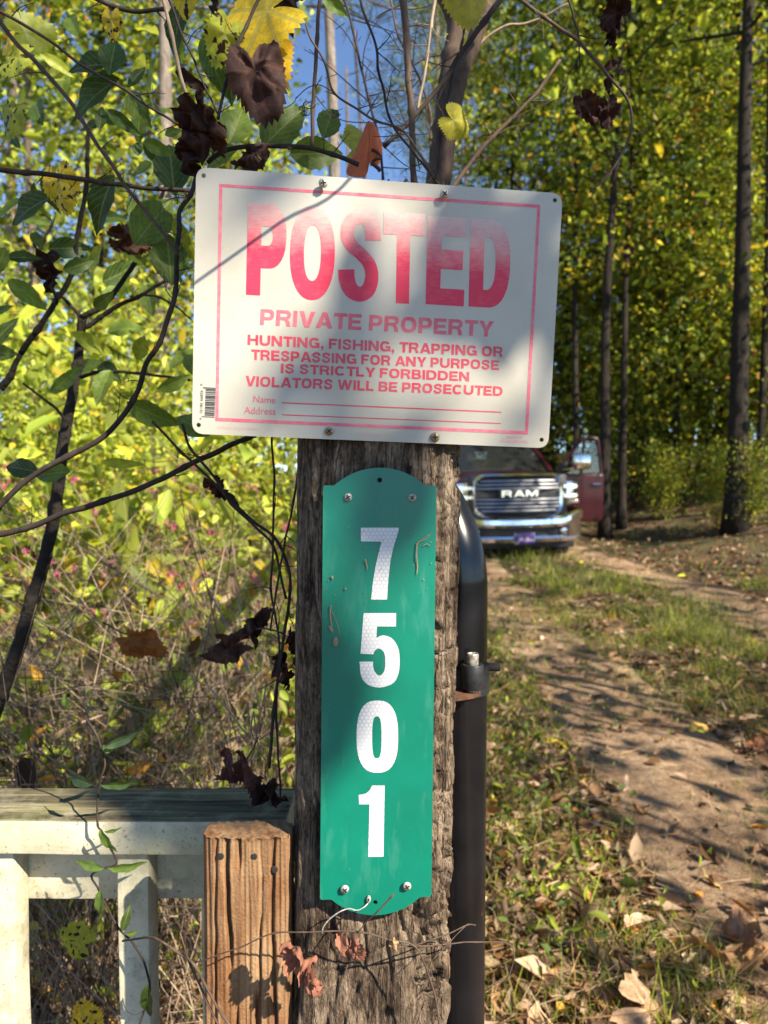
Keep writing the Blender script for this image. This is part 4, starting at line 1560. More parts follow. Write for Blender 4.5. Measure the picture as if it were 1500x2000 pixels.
# ------------------------------------------------------------------ gate of bent black pipe, swung open away from the viewer, with its hinge
def gate():
    t = NT('black_pipe_paint')
    c = t.coord()
    n = t.noise(c, 180, 4, 0.65)
    n2 = t.noise(c, 20, 4, 0.6)
    col = t.ramp(n2, [(0.3, (0.004, 0.004, 0.005)), (0.7, (0.008, 0.008, 0.010))])
    sc = t.ramp(n, [(0.74, (0, 0, 0)), (0.78, (1, 1, 1))])
    col = t.mix(t.math('MULTIPLY', sc, 0.25), col, (0.35, 0.36, 0.38, 1))
    ch = t.ramp(t.noise(t.coord((1, 1, 0.5)), 75, 6, 0.7), [(0.70, (0, 0, 0)), (0.73, (1, 1, 1))])
    col = t.mix(t.math('MULTIPLY', ch, 0.8), col, (0.14, 0.06, 0.03, 1))
    t.done(t.pbr(col, t.math('ADD', 0.19, t.math('MULTIPLY', n2, 0.10)), 0, 0.5))
    M['pipe'] = t.m
    M['rust'] = plain('rusty_iron', (0.11, 0.050, 0.026, 1), 0.85, 0.2, vs=120, var=0.7)
    M['black_iron'] = plain('black_iron', (0.018, 0.018, 0.020, 1), 0.5, 0.2, vs=150, var=0.4)
    Yg = 0.84
    rp = 0.0300
    xb = P(946, 1900, Yg).x - rp
    xt = P(952, 1150, Yg).x - rp
    zt = P(900, 880, Yg).z - rp
    root = empty('pipe_gate', (xb, Yg, 0), 'black steel pipe gate with rounded corner standing right behind the post', 'gate')
    d = Vector((-0.055, 1.0, 0)).normalized()          # the open gate points away, behind the post
    side = Vector((-0.72, 0.69, 0)).normalized()
    Rb = 0.165
    top = Vector((xt, Yg, 1.298))
    pts = [Vector((xb, Yg, 0.30)), Vector((xb, Yg, 0.7)), Vector((xb + (xt - xb) * 0.6, Yg, 1.0)), Vector((xt, Yg, 1.2)), top]
    for k in range(1, 17):
        a = math.pi / 2 * k / 16
        pts.append(top + side * (Rb * (1 - math.cos(a))) + Vector((0, 0, Rb * math.sin(a))))
    e = pts[-1]
    pts += [e + side * 0.012 + d * 0.012, e + side * 0.016 + d * 0.06, e + side * 0.01 + d * 0.4, e + d * 2.6]
    MB().tube(catmull(pts, 4), rp, n=28).build('frame_pipe', M['pipe'], root, angle=None)
    lo = MB().tube([Vector((xb, Yg + 0.0, 0.33)) + d * 0.02, Vector((xb - 0.10, Yg, 0.33)) + d * 2.6], rp * 0.9, n=16)
    lo.build('bottom_pipe', M['pipe'], root, angle=None)
    ee = e + d * 2.6
    MB().tube([ee, Vector((ee.x, ee.y, 0.33))], rp * 0.9, n=16).build('far_upright', M['pipe'], root, angle=None)
    # hinge
    hz = P(925, 1322, Yg).z
    band = MB()
    L = Matrix.Translation((xt - 0.002, Yg, hz))
    hb = 0.0175
    band.lathe([(rp + 0.0005, -hb), (rp + 0.0045, -hb + 0.001), (rp + 0.0045, hb - 0.001), (rp + 0.0005, hb)], L, 32)
    ob = band.build('hinge_band', M['black_iron'], root, angle=35)
    Yb = Yg - rp - 0.016
    bx = P(975, 1285, Yg).x
    MB().tube([(xt, Yg - 0.004, hz + 0.0135), (bx, Yg - 0.004, hz + 0.0125)], 0.0047, n=12, wob=0).build('band_bolt', M['slot_shade_iron'], ob)
    sx = P(923, 1322, Yb).x
    szz = P(923, 1344, Yb).z
    szt = P(923, 1297, Yb).z
    sl = MB().lathe([(0.006, szz), (0.0118, szz), (0.0123, szz + 0.001), (0.0123, szt - 0.001), (0.0117, szt), (0.0078, szt), (0.0074, szt - 0.004)], Matrix.Translation((sx, Yb, 0)), 28)
    sl.build('hinge_sleeve', M['black_iron'], root, angle=35)
    pt = P(922, 1276, Yb).z
    pn = MB().lathe([(0.0066, szz - 0.006), (0.0068, szt), (0.0069, pt - 0.002), (0.0066, pt - 0.0006), (0.0062, pt), (0.0050, pt - 0.0002), (0.0046, pt - 0.0012), (0.0001, pt - 0.0014)], Matrix.Translation((sx, Yb, 0)), 24)
    M['worn_steel'] = plain('worn_steel', (0.36, 0.33, 0.27, 1), 0.4, 0.6, vs=260, var=0.6)
    pn.build('hinge_pin', M['worn_steel'], root, angle=35)
    br = MB()
    z0 = P(920, 1351, Yb).z
    prof = [(sx - 0.055, z0 - 0.010), (sx - 0.02, z0 - 0.008), (sx + 0.0, z0 - 0.005), (sx + 0.008, z0 - 0.0015), (sx + 0.009, z0), (sx - 0.01, z0 + 0.0005), (sx - 0.055, z0 + 0.0005)]
    n = len(prof)
    vs = [(x, Yb - 0.010, z) for x, z in prof] + [(x, Yb + 0.010, z) for x, z in prof]
    fs = [tuple(range(n)), tuple(range(2 * n - 1, n - 1, -1))] + [(i, i + n, (i + 1) % n + n, (i + 1) % n) for i in range(n)]
    br.add(vs, fs)
    br.build('hinge_bracket', M['rust'], root, shade=False)


gate()

# ------------------------------------------------------------------ pickup truck, facing the viewer (local -y is its front, x to the viewer's right)
def truck():
    Yf = 10.9
    x0 = (1016 - 750) / F * Yf
    gz = 0.225
    root = empty('pickup_truck', (x0, Yf, gz), 'dark red pickup truck with big chrome grille parked on the drive, one door open', 'truck')
    root.scale = (1.035, 1.035, 1.035)
    root.rotation_euler = (0, math.radians(-1.2), math.radians(4))
    t = NT('truck_paint')
    n = t.noise(t.coord(), 6, 4, 0.6)
    col = t.ramp(n, [(0.3, (0.026, 0.0016, 0.0036)), (0.7, (0.036, 0.0026, 0.0054))])
    t.done(t.pbr(col, 0.35, 0.0, 0.25, None, 0.35))
    paint = t.m
    chrome = plain('chrome', (0.82, 0.82, 0.83, 1), 0.10, 1.0, vs=5, var=0.03)
    bars = plain('grille_metal', (0.20, 0.20, 0.21, 1), 0.25, 0.9, vs=8, var=0.1)
    black = plain('black_plastic', (0.014, 0.014, 0.015, 1), 0.5, vs=40)
    tyrem = plain('tyre_rubber', (0.018, 0.017, 0.016, 1), 0.85, vs=30, var=0.4)
    g = NT('car_glass')
    gl = g.pbr((0.012, 0.014, 0.014, 1), 0.04, 0, 0.45)
    gl.inputs['Alpha'].default_value = 0.9
    glass = g.done(gl)
    cg = NT('clear_window')
    b = cg.n('ShaderNodeBsdfTransparent')
    b.inputs[0].default_value = (0.86, 0.90, 0.88, 1)
    gg = cg.n('ShaderNodeBsdfGlossy')
    gg.inputs['Roughness'].default_value = 0.02
    ms = cg.n('ShaderNodeMixShader')
    ms.inputs[0].default_value = 0.12
    cg.l(b.outputs[0], ms.inputs[1]); cg.l(gg.outputs[0], ms.inputs[2])
    clear = cg.done(ms)
    lm = NT('lamp_lens')
    lens = lm.done(lm.pbr((0.5, 0.52, 0.5, 1), 0.2, 0, 0.5, None, 0, (0.92, 1.0, 0.88, 1), 0.3))

    def add(name, mb, mat, parent=root, angle=35, shade=True):
        return mb.build(name, mat, parent, shade=shade, fix=True, angle=angle, local=True)

    def section(y, zb, prof):
        """closed cross-section symmetric about x; prof: (x, z) from bottom centre outwards and up to the top centre"""
        r = [Vector((x, y, z)) for x, z in prof]
        l_ = [Vector((-x, y, z)) for x, z in reversed(prof) if x > 1e-6]
        return r + l_
    body = MB()
    # front clip: fenders and hood
    def front(y, w, zb, ze, zc):
        return section(y, zb, [(0.0, zb), (w * 0.8, zb), (w, zb + 0.08), (w, ze - 0.14), (w * 0.985, ze - 0.05), (w * 0.93, ze), (w * 0.72, ze + 0.015), (w * 0.60, zc - 0.02), (w * 0.35, zc), (0.0, zc + 0.005)])
    body.loft([front(0.22, 0.93, 0.80, 1.20, 1.30), front(0.28, 0.985, 0.70, 1.24, 1.335), front(0.42, 1.0, 0.62, 1.27, 1.37), front(0.8, 1.02, 0.60, 1.30, 1.405), front(1.30, 1.02, 0.60, 1.33, 1.43), front(1.62, 1.01, 0.56, 1.34, 1.44)])
    # cab sides below the windows, then the bed
    body.loft([front(1.60, 1.0, 0.50, 1.33, 1.38), front(4.0, 1.0, 0.50, 1.35, 1.37)])
    body.loft([front(4.02, 1.01, 0.62, 1.42, 1.40), front(5.9, 1.01, 0.62, 1.42, 1.40)])
    add('body', body, paint)
    # roof with its pillars
    cab = MB()

    def green(y, w, z):
        return [Vector((x, y, zz)) for x, zz in ((-w, z - 0.10), (-w * 0.97, z - 0.03), (-w * 0.8, z), (0, z + 0.015), (w * 0.8, z), (w * 0.97, z - 0.03), (w, z - 0.10), (0, z - 0.08))]
    cab.loft([green(2.12, 0.76, 1.93), green(2.35, 0.78, 1.985), green(3.2, 0.78, 1.99), green(3.9, 0.76, 1.95)])
    for s in (-1, 1):
        cab.tube([(s * 0.97, 1.52, 1.38), (s * 0.88, 1.85, 1.66), (s * 0.76, 2.16, 1.90)], 0.045, 0.04, n=8)
        cab.tube([(s * 0.95, 2.75, 1.36), (s * 0.77, 2.75, 1.92)], 0.055, 0.05, n=8)
        cab.tube([(s * 0.95, 3.9, 1.36), (s * 0.76, 3.85, 1.90)], 0.08, 0.06, n=8)
    add('cab_roof', cab, paint)
    ws = MB().add([(-0.93, 1.56, 1.40), (0.0, 1.50, 1.42), (0.93, 1.56, 1.40), (0.75, 2.12, 1.89), (0, 2.08, 1.92), (-0.75, 2.12, 1.89)], [(0, 1, 4, 5), (1, 2, 3, 4)])
    add('windshield', ws, glass)
    wi = MB()
    wi.tube([(-0.75, 1.52, 1.42), (-0.1, 1.49, 1.455), (0.45, 1.50, 1.445)], 0.012, n=6)
    add('wiper', wi, black)
    it = MB()
    for x in (-0.4, 0.42):
        it.box((x, 2.75, 1.3), (0.5, 0.16, 0.7), 0.06)
        it.box((x, 2.78, 1.72), (0.26, 0.12, 0.18), 0.05)
    it.box((0, 1.95, 1.25), (1.6, 0.35, 0.18), 0.05)
    add('seats', it, black)
    sw = MB()
    pts = [(0.42 + 0.18 * math.cos(a), 2.12 + 0.06 * math.sin(a), 1.42 + 0.17 * math.sin(a)) for a in [k * math.pi / 10 for k in range(21)]]
    sw.tube(pts, 0.018, n=6, cap=False)
    add('steering_wheel', sw, black)

    # grille: rounded chrome frame, bars, lettering
    def rring(w, h, cut, n=6):
        """rounded-corner outline wider at the middle, as (x, z) offsets"""
        out = []
        for sx, sz, a0 in ((1, 1, 0), (-1, 1, 90), (-1, -1, 180), (1, -1, 270)):
            for k in range(n + 1):
                a = math.radians(a0 + 90 * k / n)
                out.append((sx * (w - cut) + cut * math.cos(a), sz * (h - cut) + cut * math.sin(a)))
        return out
    gz0, gw, gh = 1.025, 0.625, 0.275
    fr = MB()
    outer = rring(gw + 0.075, gh + 0.055, 0.19)
    inner = rring(gw, gh, 0.15)
    def yb(x, b=0.0):
        return 0.22 * (abs(x) / 0.95) ** 2.4 + b
    rings = []
    for (ox, oz), (ix, iz) in zip(outer, inner):
        rings.append([Vector((ox, yb(ox, 0.03), gz0 + oz)), Vector((ox, yb(ox, -0.045), gz0 + oz)), Vector(((ox + ix) / 2, yb(ix, -0.075), gz0 + (oz + iz) / 2)), Vector((ix, yb(ix, -0.035), gz0 + iz)), Vector((ix, yb(ix, 0.05), gz0 + iz))])
    rings.append(rings[0])
    fr.loft(rings, cap=False)
    gf = add('grille', fr, chrome)
    bk = MB()
    bk.box((0, 0.10, gz0), (1.5, 0.10, 0.62), 0.02)
    add('backing', bk, black, gf)
    for k in range(9):
        z = gz0 - 0.22 + 0.055 * k
        if abs(z - gz0 - 0.03) < 0.045:
            continue
        wv = gw - 0.01 - (0.05 if abs(z - gz0) > 0.2 else 0)
        sg = [Vector((-wv + 2 * wv * i / 12, 0, z)) for i in range(13)]
        br_ = MB()
        rr = []
        for p in sg:
            y = yb(p.x, -0.018)
            rr.append([Vector((p.x, y, p.z - 0.019)), Vector((p.x, y - 0.022, p.z - 0.006)), Vector((p.x, y - 0.016, p.z + 0.017)), Vector((p.x, y + 0.02, p.z + 0.02)), Vector((p.x, y + 0.02, p.z - 0.02))])
        br_.loft(rr)
        add('grille_bar', br_, bars, gf)
    bar = MB().box((0, -0.035, gz0 + 0.035), (0.62, 0.03, 0.125), 0.02)
    bb = add('name_bar', bar, black, gf)
    vt = MB().box((0, -0.012, gz0 - 0.14), (0.02, 0.03, 0.2), 0.005)
    vt.box((0, -0.012, gz0 + 0.19), (0.02, 0.03, 0.12), 0.005)
    add('divider', vt, black, gf)
    let = MB()
    lp, wd = caps('RAM', 1.5, 0.30, 0.24, 0.20)
    me = fill_polys([[(-0.27 + 0.54 * u / wd, -0.012 + 0.095 * v_) for u, v_ in q] for q in lp], Matrix.Translation((0, -0.055, gz0)) @ Matrix.Rotation(math.radians(90), 4, 'X'), 0.012, 'lettering')
    lt = link('lettering', me, chrome, gf, local=True)
    # head lamps
    for s in (-1, 1):
        hs = MB()
        rr = []
        for i in range(7):
            x = 0.66 + 0.33 * i / 6
            y = yb(x, -0.03) + (0.10 * (i / 6) ** 2)
            top, bot = 1.235 - 0.02 * i / 6, 0.865 + 0.03 * i / 6
            rr.append([Vector((s * x, y, bot)), Vector((s * x, y - 0.03, (top + bot) / 2)), Vector((s * x, y, top)), Vector((s * x, y + 0.12, top)), Vector((s * x, y + 0.12, bot))])
        hs.loft(rr)
        h = add('headlight', hs, chrome)
        for z, hh in ((1.150, 0.034), (1.010, 0.032)):
            ls = MB()
            rr = []
            for i in range(9):
                x = 0.70 + 0.27 * i / 8
                y = yb(x, -0.035) + (0.10 * ((x - 0.66) / 0.33) ** 2) - 0.028
                q = hh * math.sin(math.pi * (0.12 + 0.76 * i / 8)) ** 0.4
                rr.append([Vector((s * x, y, z - q)), Vector((s * x, y - 0.02, z)), Vector((s * x, y, z + q)), Vector((s * x, y + 0.04, z + q)), Vector((s * x, y + 0.04, z - q))])
            ls.loft(rr)
            add('light_bar', ls, lens, h)
        sg = MB()
        sg.box((s * 0.83, yb(0.83, 0.0) - 0.045 + 0.03, 0.925), (0.24, 0.03, 0.05), 0.012)
        add('indicator', sg, plain('amber_lens', (0.5, 0.42, 0.30, 1), 0.15, 0.3), h)
    # chrome bumper with dark intake
    bp = MB()
    rr = []
    N = 24
    for i in range(N + 1):
        x = -1.02 + 2.04 * i / N
        y = -0.16 + 0.34 * (abs(x) / 1.02) ** 3.0
        up = 0.705 + 0.03 * (abs(x) / 1.02) ** 2 + 0.075 * smooth(0.6, 0.95, abs(x))
        rr.append([Vector((x, y + 0.10, up)), Vector((x, y + 0.02, up)), Vector((x, y - 0.03, up - 0.035)), Vector((x, y - 0.035, up - 0.10)), Vector((x, y, up - 0.145)), Vector((x, y + 0.12, up - 0.15))])
    bp.loft(rr)
    bumper = add('bumper', bp, chrome)
    lo = MB()
    rr = []
    for i in range(N + 1):
        x = -0.98 + 1.96 * i / N
        y = -0.13 + 0.34 * (abs(x) / 1.02) ** 3.0
        rr.append([Vector((x, y + 0.10, 0.435)), Vector((x, y, 0.43)), Vector((x, y - 0.025, 0.395)), Vector((x, y + 0.0, 0.345)), Vector((x, y + 0.12, 0.34))])
    lo.loft(rr)
    add('lower_lip', lo, chrome, bumper)
    for s in (-1, 1):
        e = MB()
        rr = []
        for i in range(6):
            x = s * (0.72 + 0.27 * i / 5)
            y = -0.145 + 0.34 * (abs(x) / 1.02) ** 3.0
            rr.append([Vector((x, y + 0.12, 0.70)), Vector((x, y, 0.70)), Vector((x, y, 0.36)), Vector((x, y + 0.12, 0.36))])
        e.loft(rr)
        add('bumper_corner', e, chrome, bumper)
        fg = MB().lathe([(0.0001, 0.02), (0.04, 0.015), (0.055, 0)], Matrix.Translation((s * 0.66, -0.05, 0.50)) @ Matrix.Rotation(math.radians(90), 4, 'X'), 16)
        add('fog_lamp', fg, chrome, bumper)
    dk = MB().box((0, 0.06, 0.50), (1.52, 0.16, 0.22), 0.02)
    add('intake', dk, black, bumper)
    va = MB()
    va.box((0, 0.10, 0.30), (1.7, 0.1, 0.12), 0.02)
    va.box((0, 0.7, 0.40), (1.4, 1.0, 0.12), 0.03)
    add('air_dam', va, black)
    # purple front plate with a pale emblem patch
    pt = NT('purple_plate')
    nz = pt.noise(pt.coord(), 11, 3, 0.5)
    pc = pt.ramp(nz, [(0.42, (0.055, 0.025, 0.14)), (0.52, (0.10, 0.055, 0.20)), (0.58, (0.40, 0.36, 0.46))])
    pt.done(pt.pbr(pc, 0.35))
    pl = MB().box((0.03, -0.185, 0.405), (0.305, 0.012, 0.16), 0.004)
    add('licence_plate', pl, pt.m, bumper)
    # wheels
    for sx in (-1, 1):
        for y in (1.0, 4.75):
            Mx = Matrix.Translation((sx * 0.86, y, 0.41)) @ Matrix.Rotation(math.radians(90) * sx, 4, 'Y')
            w = MB().lathe([(0.24, -0.13), (0.37, -0.14), (0.405, -0.10), (0.415, 0), (0.405, 0.10), (0.37, 0.14), (0.24, 0.13)], Mx, 32)
            for k in range(30):
                a = 2 * math.pi * k / 30
                w.box((0.412 * math.cos(a), 0.412 * math.sin(a), 0.05 if k % 2 else -0.05), (0.02, 0.045, 0.09), 0.004, 1, Mx @ Matrix.Translation((0, 0, 0)))
            wh = empty_child('wheel', root)
            add('tyre', w, tyrem, wh, None)
            r_ = MB().lathe([(0.25, -0.12), (0.25, 0.10), (0.21, 0.11), (0.18, 0.05), (0.08, 0.07), (0.05, 0.10), (0.0001, 0.10)], Mx, 24)
            for k in range(8):
                a = 2 * math.pi * k / 8
                r_.box((0.14, 0, 0.085), (0.14, 0.045, 0.03), 0.008, 1, Mx @ Matrix.Rotation(a, 4, 'Z'))
            add('rim', r_, chrome, wh)
        # wheel-arch lip
        ar = MB().tube([(sx * 1.015, 1.0 + 0.50 * math.cos(a), 0.42 + 0.50 * math.sin(a)) for a in [math.pi * k / 12 for k in range(13)]], 0.03, n=6)
        add('fender_flare', ar, paint)
        wl = MB().box((sx * 0.93, 1.0, 0.42), (0.16, 0.9, 0.30), 0.1)
        add('wheel_well', wl, black)
    # open door on the viewer's right, hinged at its front edge
    H = Vector((1.05, 1.62, 0))
    ang = math.radians(-6)
    D = Matrix.Translation(H) @ Matrix.Rotation(ang, 4, 'Z')
    # local: x = along the door away from the hinge, y = thickness, z up
    dm = MB()
    prof = [(0.0, 0.60), (0.03, 0.54), (0.75, 0.53), (0.81, 0.58), (0.83, 1.34), (0.0, 1.36)]
    nn = len(prof)
    vs = [D @ Vector((x, -0.06, z)) for x, z in prof] + [D @ Vector((x, 0.06, z)) for x, z in prof]
    dm.add(vs, [tuple(range(nn)), tuple(range(2 * nn - 1, nn - 1, -1))] + [(i, i + nn, (i + 1) % nn + nn, (i + 1) % nn) for i in range(nn)])
    door = add('door', dm, paint)
    bv = door.modifiers.new('bev', 'BEVEL')
    bv.width = 0.02
    bv.segments = 2
    wf = MB()
    pts = [D @ Vector(q) for q in ((0.02, 0, 1.35), (0.16, 0, 1.53), (0.36, 0.0, 1.80), (0.46, 0.0, 1.915), (0.60, 0, 1.96), (0.70, 0, 1.955), (0.745, 0, 1.90), (0.775, 0, 1.62), (0.80, 0, 1.34))]
    wf.tube(catmull(pts, 4), 0.028, n=8, radii=None)
    add('window_frame', wf, paint, door)
    pane = MB().add([D @ Vector(q) for q in ((0.05, 0.004, 1.36), (0.36, 0.004, 1.80), (0.47, 0.004, 1.91), (0.72, 0.004, 1.93), (0.79, 0.004, 1.36))], [(0, 1, 2, 3, 4)])
    add('window_pane', pane, clear, door, shade=False)
    tri = MB().add([D @ Vector(q) for q in ((0.03, -0.03, 1.36), (0.03, -0.03, 1.40), (0.20, -0.03, 1.58), (0.22, -0.03, 1.36))], [(0, 1, 2, 3)])
    add('corner_panel', tri, black, door, shade=False)
    mi = MB()
    mi.box((0, 0, 0), (0.30, 0.16, 0.27), 0.06, 3, D @ Matrix.Translation((0.42, -0.22, 1.56)))
    mi.tube([D @ Vector((0.15, -0.05, 1.42)), D @ Vector((0.25, -0.17, 1.42)), D @ Vector((0.36, -0.2, 1.50))], 0.035, n=8)
    add('mirror', mi, chrome, door)
    hd = MB().tube([D @ Vector((0.62, -0.065, 1.16)), D @ Vector((0.64, -0.10, 1.17)), D @ Vector((0.76, -0.10, 1.17)), D @ Vector((0.78, -0.065, 1.16))], 0.018, n=8)
    add('door_handle', hd, chrome, door)
    # mirror on the other side
    m2 = MB()
    m2.box((-1.22, 1.72, 1.52), (0.26, 0.16, 0.27), 0.06, 3)
    m2.tube([(-0.98, 1.75, 1.40), (-1.12, 1.73, 1.42)], 0.035, n=8)
    add('mirror', m2, chrome)


def empty_child(name, parent):
    o = bpy.data.objects.new(name, None)
    COL.objects.link(o)
    o.parent = parent
    return o


truck()

# ------------------------------------------------------------------ thicket left of the post
def shrub_variant(key, h, stems, nleaf, L, pal, seed, spread=0.5, berries=0, wood='twig', r=0.009, low=0.25, wid=0.5, clump=0.13):
    rnd = random.Random(seed)
    mb = MB()
    ends = []
    bpos = []
    for k in range(stems):
        a = rnd.uniform(0, 6.283)
        e = Vector((math.cos(a), math.sin(a), 0)) * spread * rnd.uniform(0.4, 1.3)
        hh = h * rnd.uniform(0.6, 1.05)
        p = [Vector((rnd.uniform(-.08, .08), rnd.uniform(-.08, .08), -0.03)), e * 0.35 + Vector((0, 0, hh * 0.45)), e * 0.75 + Vector((0, 0, hh * 0.8)),
             e * 1.15 + Vector((0, 0, hh))]
        c = catmull(p, 6)
        mb.tube(c, r * rnd.uniform(0.6, 1.2), r * 0.2, n=6)
        for s in range(7):
            t = rnd.uniform(low, 0.98)
            q = c[int(t * (len(c) - 1))]
            d = Vector((rnd.uniform(-1, 1), rnd.uniform(-1, 1), rnd.uniform(-0.3, 0.6))) * h * 0.16
            tw = [q, q + d * 0.5 + Vector((0, 0, 0.02)), q + d]
            mb.tube(tw, r * 0.35, r * 0.12, n=5)
            ends += [q + d, q + d * 0.55]
            if berries:
                for f in (0.3, 0.5, 0.7, 0.9):
                    if rnd.random() < 0.55:
                        bpos.append(q + d * f)
    wm = mb.mesh('stems', True, False, None)
    wm.materials.append(M[wood])
    lm = cloud('leaves', ends, clump * h ** 0.5, nleaf, L, wid, pal, flat=0.8)
    lm.materials.append(M['leaf'])
    bm_ = None
    if berries:
        b = MB()
        for q in bpos:
            for j in range(11):
                c = q + Vector((rnd.gauss(0, 1), rnd.gauss(0, 1), rnd.gauss(0, 1))) * 0.008
                b.lathe([(0.0001, -0.0032), (0.0026, -0.0018), (0.0034, 0), (0.0026, 0.0018), (0.0001, 0.0032)], Matrix.Translation(c), 6)
        bm_ = b.mesh('berries', True, False, None)
        bm_.materials.append(M['berry'])
    TREE_PROTO[key] = (wm, lm, bm_)


M['berry'] = plain('berry_pink', (0.50, 0.045, 0.17, 1), 0.35, vs=80, var=0.3)
PAL_BRIGHT = ([G_MID, G_YEL, (0.40, 0.46, 0.08), Y_LEAF], [1.6, 3.2, 2.2, 0.9])
PAL_DRYMIX = ([G_MID, G_YEL, TAN, B_LEAF, O_LEAF], [2.2, 2.0, 1.6, 1.0, 0.4])
shrub_variant('tall', 3.3, 9, 2600, 0.075, PAL_BRIGHT, 31, 0.75, r=0.013)
shrub_variant('tall2', 2.6, 9, 2300, 0.065, PAL_BRIGHT, 32, 0.7, r=0.011)
shrub_variant('berry', 1.5, 9, 620, 0.075, PAL_BRIGHT, 33, 0.5, 1, 'twig_pale', 0.007, wid=0.5)
shrub_variant('mid', 1.6, 10, 1300, 0.05, PAL_BRIGHT, 34, 0.5, r=0.007)
shrub_variant('low', 0.85, 10, 700, 0.042, PAL_DRYMIX, 35, 0.4, 0, 'twig_pale', 0.005)
shrub_variant('wood_edge', 4.0, 14, 3900, 0.10, PAL_YELLOW, 36, 1.0, r=0.014, low=0.12, clump=0.2)

GS = 'shrubs in the thicket behind the white fence'
SHRUBS = [
    # kind, photograph column, distance, turn, scale, label
    ('tall', 60, 5.6, 0.0, 1.0, 'tall bright yellow green shrub at the left border of the thicket'),
    ('tall2', 230, 5.0, 1.2, 1.0, 'tall yellow green shrub left of the white sign, above the berry bushes'),
    ('tall', 330, 6.6, 2.2, 1.0, 'tall shrub just left of the white sign, deeper in the thicket'),
    ('tall2', 130, 7.5, 3.9, 1.15, 'tallest shrub behind the yellow leaves at the left'),
    ('tall', 480, 8.2, 5.0, 0.95, 'tall shrub hidden mostly behind the white sign'),
    ('tall2', -60, 4.2, 2.9, 1.0, 'bright shrub cut by the left border'),
    ('berry', 330, 3.3, 0.5, 1.0, 'shrub with clusters of pink berries nearest the post'),
    ('berry', 190, 3.0, 2.0, 0.95, 'shrub with pink berries and pale stems in the middle of the thicket'),
    ('berry', 40, 3.6, 3.7, 1.0, 'shrub with pink berries by the left border'),
    ('berry', 500, 4.2, 4.9, 1.0, 'shrub with pink berries close behind the wooden post'),
    ('mid', 420, 4.6, 0.2, 1.0, 'medium green shrub below the lower left corner of the white sign'),
    ('mid', 120, 4.0, 1.4, 1.0, 'medium yellow green shrub behind the bent sapling stem'),
    ('mid', 270, 4.2, 2.7, 1.0, 'medium yellow green shrub under the long dark vine'),
    ('mid', -20, 2.7, 4.1, 0.85, 'medium shrub at the left border above the fence'),
    ('low', 90, 2.2, 0.0, 1.0, 'low dry shrub just above the white rail at the left'),
    ('low', 290, 2.15, 1.1, 1.0, 'low dry shrub above the middle of the white rail'),
    ('low', 460, 2.35, 2.3, 1.0, 'low dry shrub above the orange brown timber'),
    ('low', 400, 2.9, 3.4, 1.15, 'low half-dry shrub in front of the berry bush by the post'),
    ('low', 180, 2.7, 4.6, 1.15, 'low half-dry shrub in front of the middle berry bush'),
    ('low', 20, 2.35, 5.7, 1.0, 'low half-dry shrub cut by the left border'),
    ('low', 540, 3.1, 0.9, 1.1, 'low half-dry shrub squeezed against the left side of the post'),
]


def put_shrub(kind, x, y, rz, s, label, group, cat='shrub', name='shrub'):
    wm, lm, bm_ = TREE_PROTO[kind]
    o = empty(name, (x, y, ground_z(x, y)), label, cat, group, rz)
    o.scale = (s, s, s)
    link('stems', wm, None, o, local=True)
    link('leaves', lm, None, o, local=True)
    if bm_:
        link('berries', bm_, None, o, local=True)
    return o


for kind, px, Y, rz, s, lab in SHRUBS:
    put_shrub(kind, (px - 750) / F * Y, Y, rz, s, lab, GS, name='berry_shrub' if kind == 'berry' else 'shrub')

EDGE = [(1468, 12.6, 'low bush right at the foot of the thick dark trunk'), (1400, 13.4, 'low bush in front of the wood edge left of the thick dark trunk'), (1290, 15.0, 'low bush on the leafy bank midway between truck and thick trunk'),
        (1240, 16.4, 'leafy bush at the wood edge right of the open truck door'), (1310, 17.0, 'bush between the truck door and the thick dark trunk'),
        (1395, 16.6, 'bush just left of the foot of the thick dark trunk'), (1480, 15.8, 'bush at the foot of the thick dark trunk by the border'),
        (1150, 18.2, 'bush directly behind the truck mirror'), (1070, 19.0, 'bush behind the truck cab'), (1560, 14.6, 'bush at the right border on the bank'),
        (1350, 20.0, 'bush deeper in the wood above the leafy bank'), (1450, 20.5, 'bush deeper in the wood behind the thick dark trunk'),
        (980, 20.5, 'bush left behind the truck cab'), (1230, 21.0, 'bush deeper in the wood above the truck door')]
for i, (px, Y, lab) in enumerate(EDGE):
    put_shrub('wood_edge', (px - 750) / F * Y, Y, i * 1.3, 0.38 if i < 3 else 1.0 + 0.25 * (i % 3), lab, 'bushes along the edge of the wood')


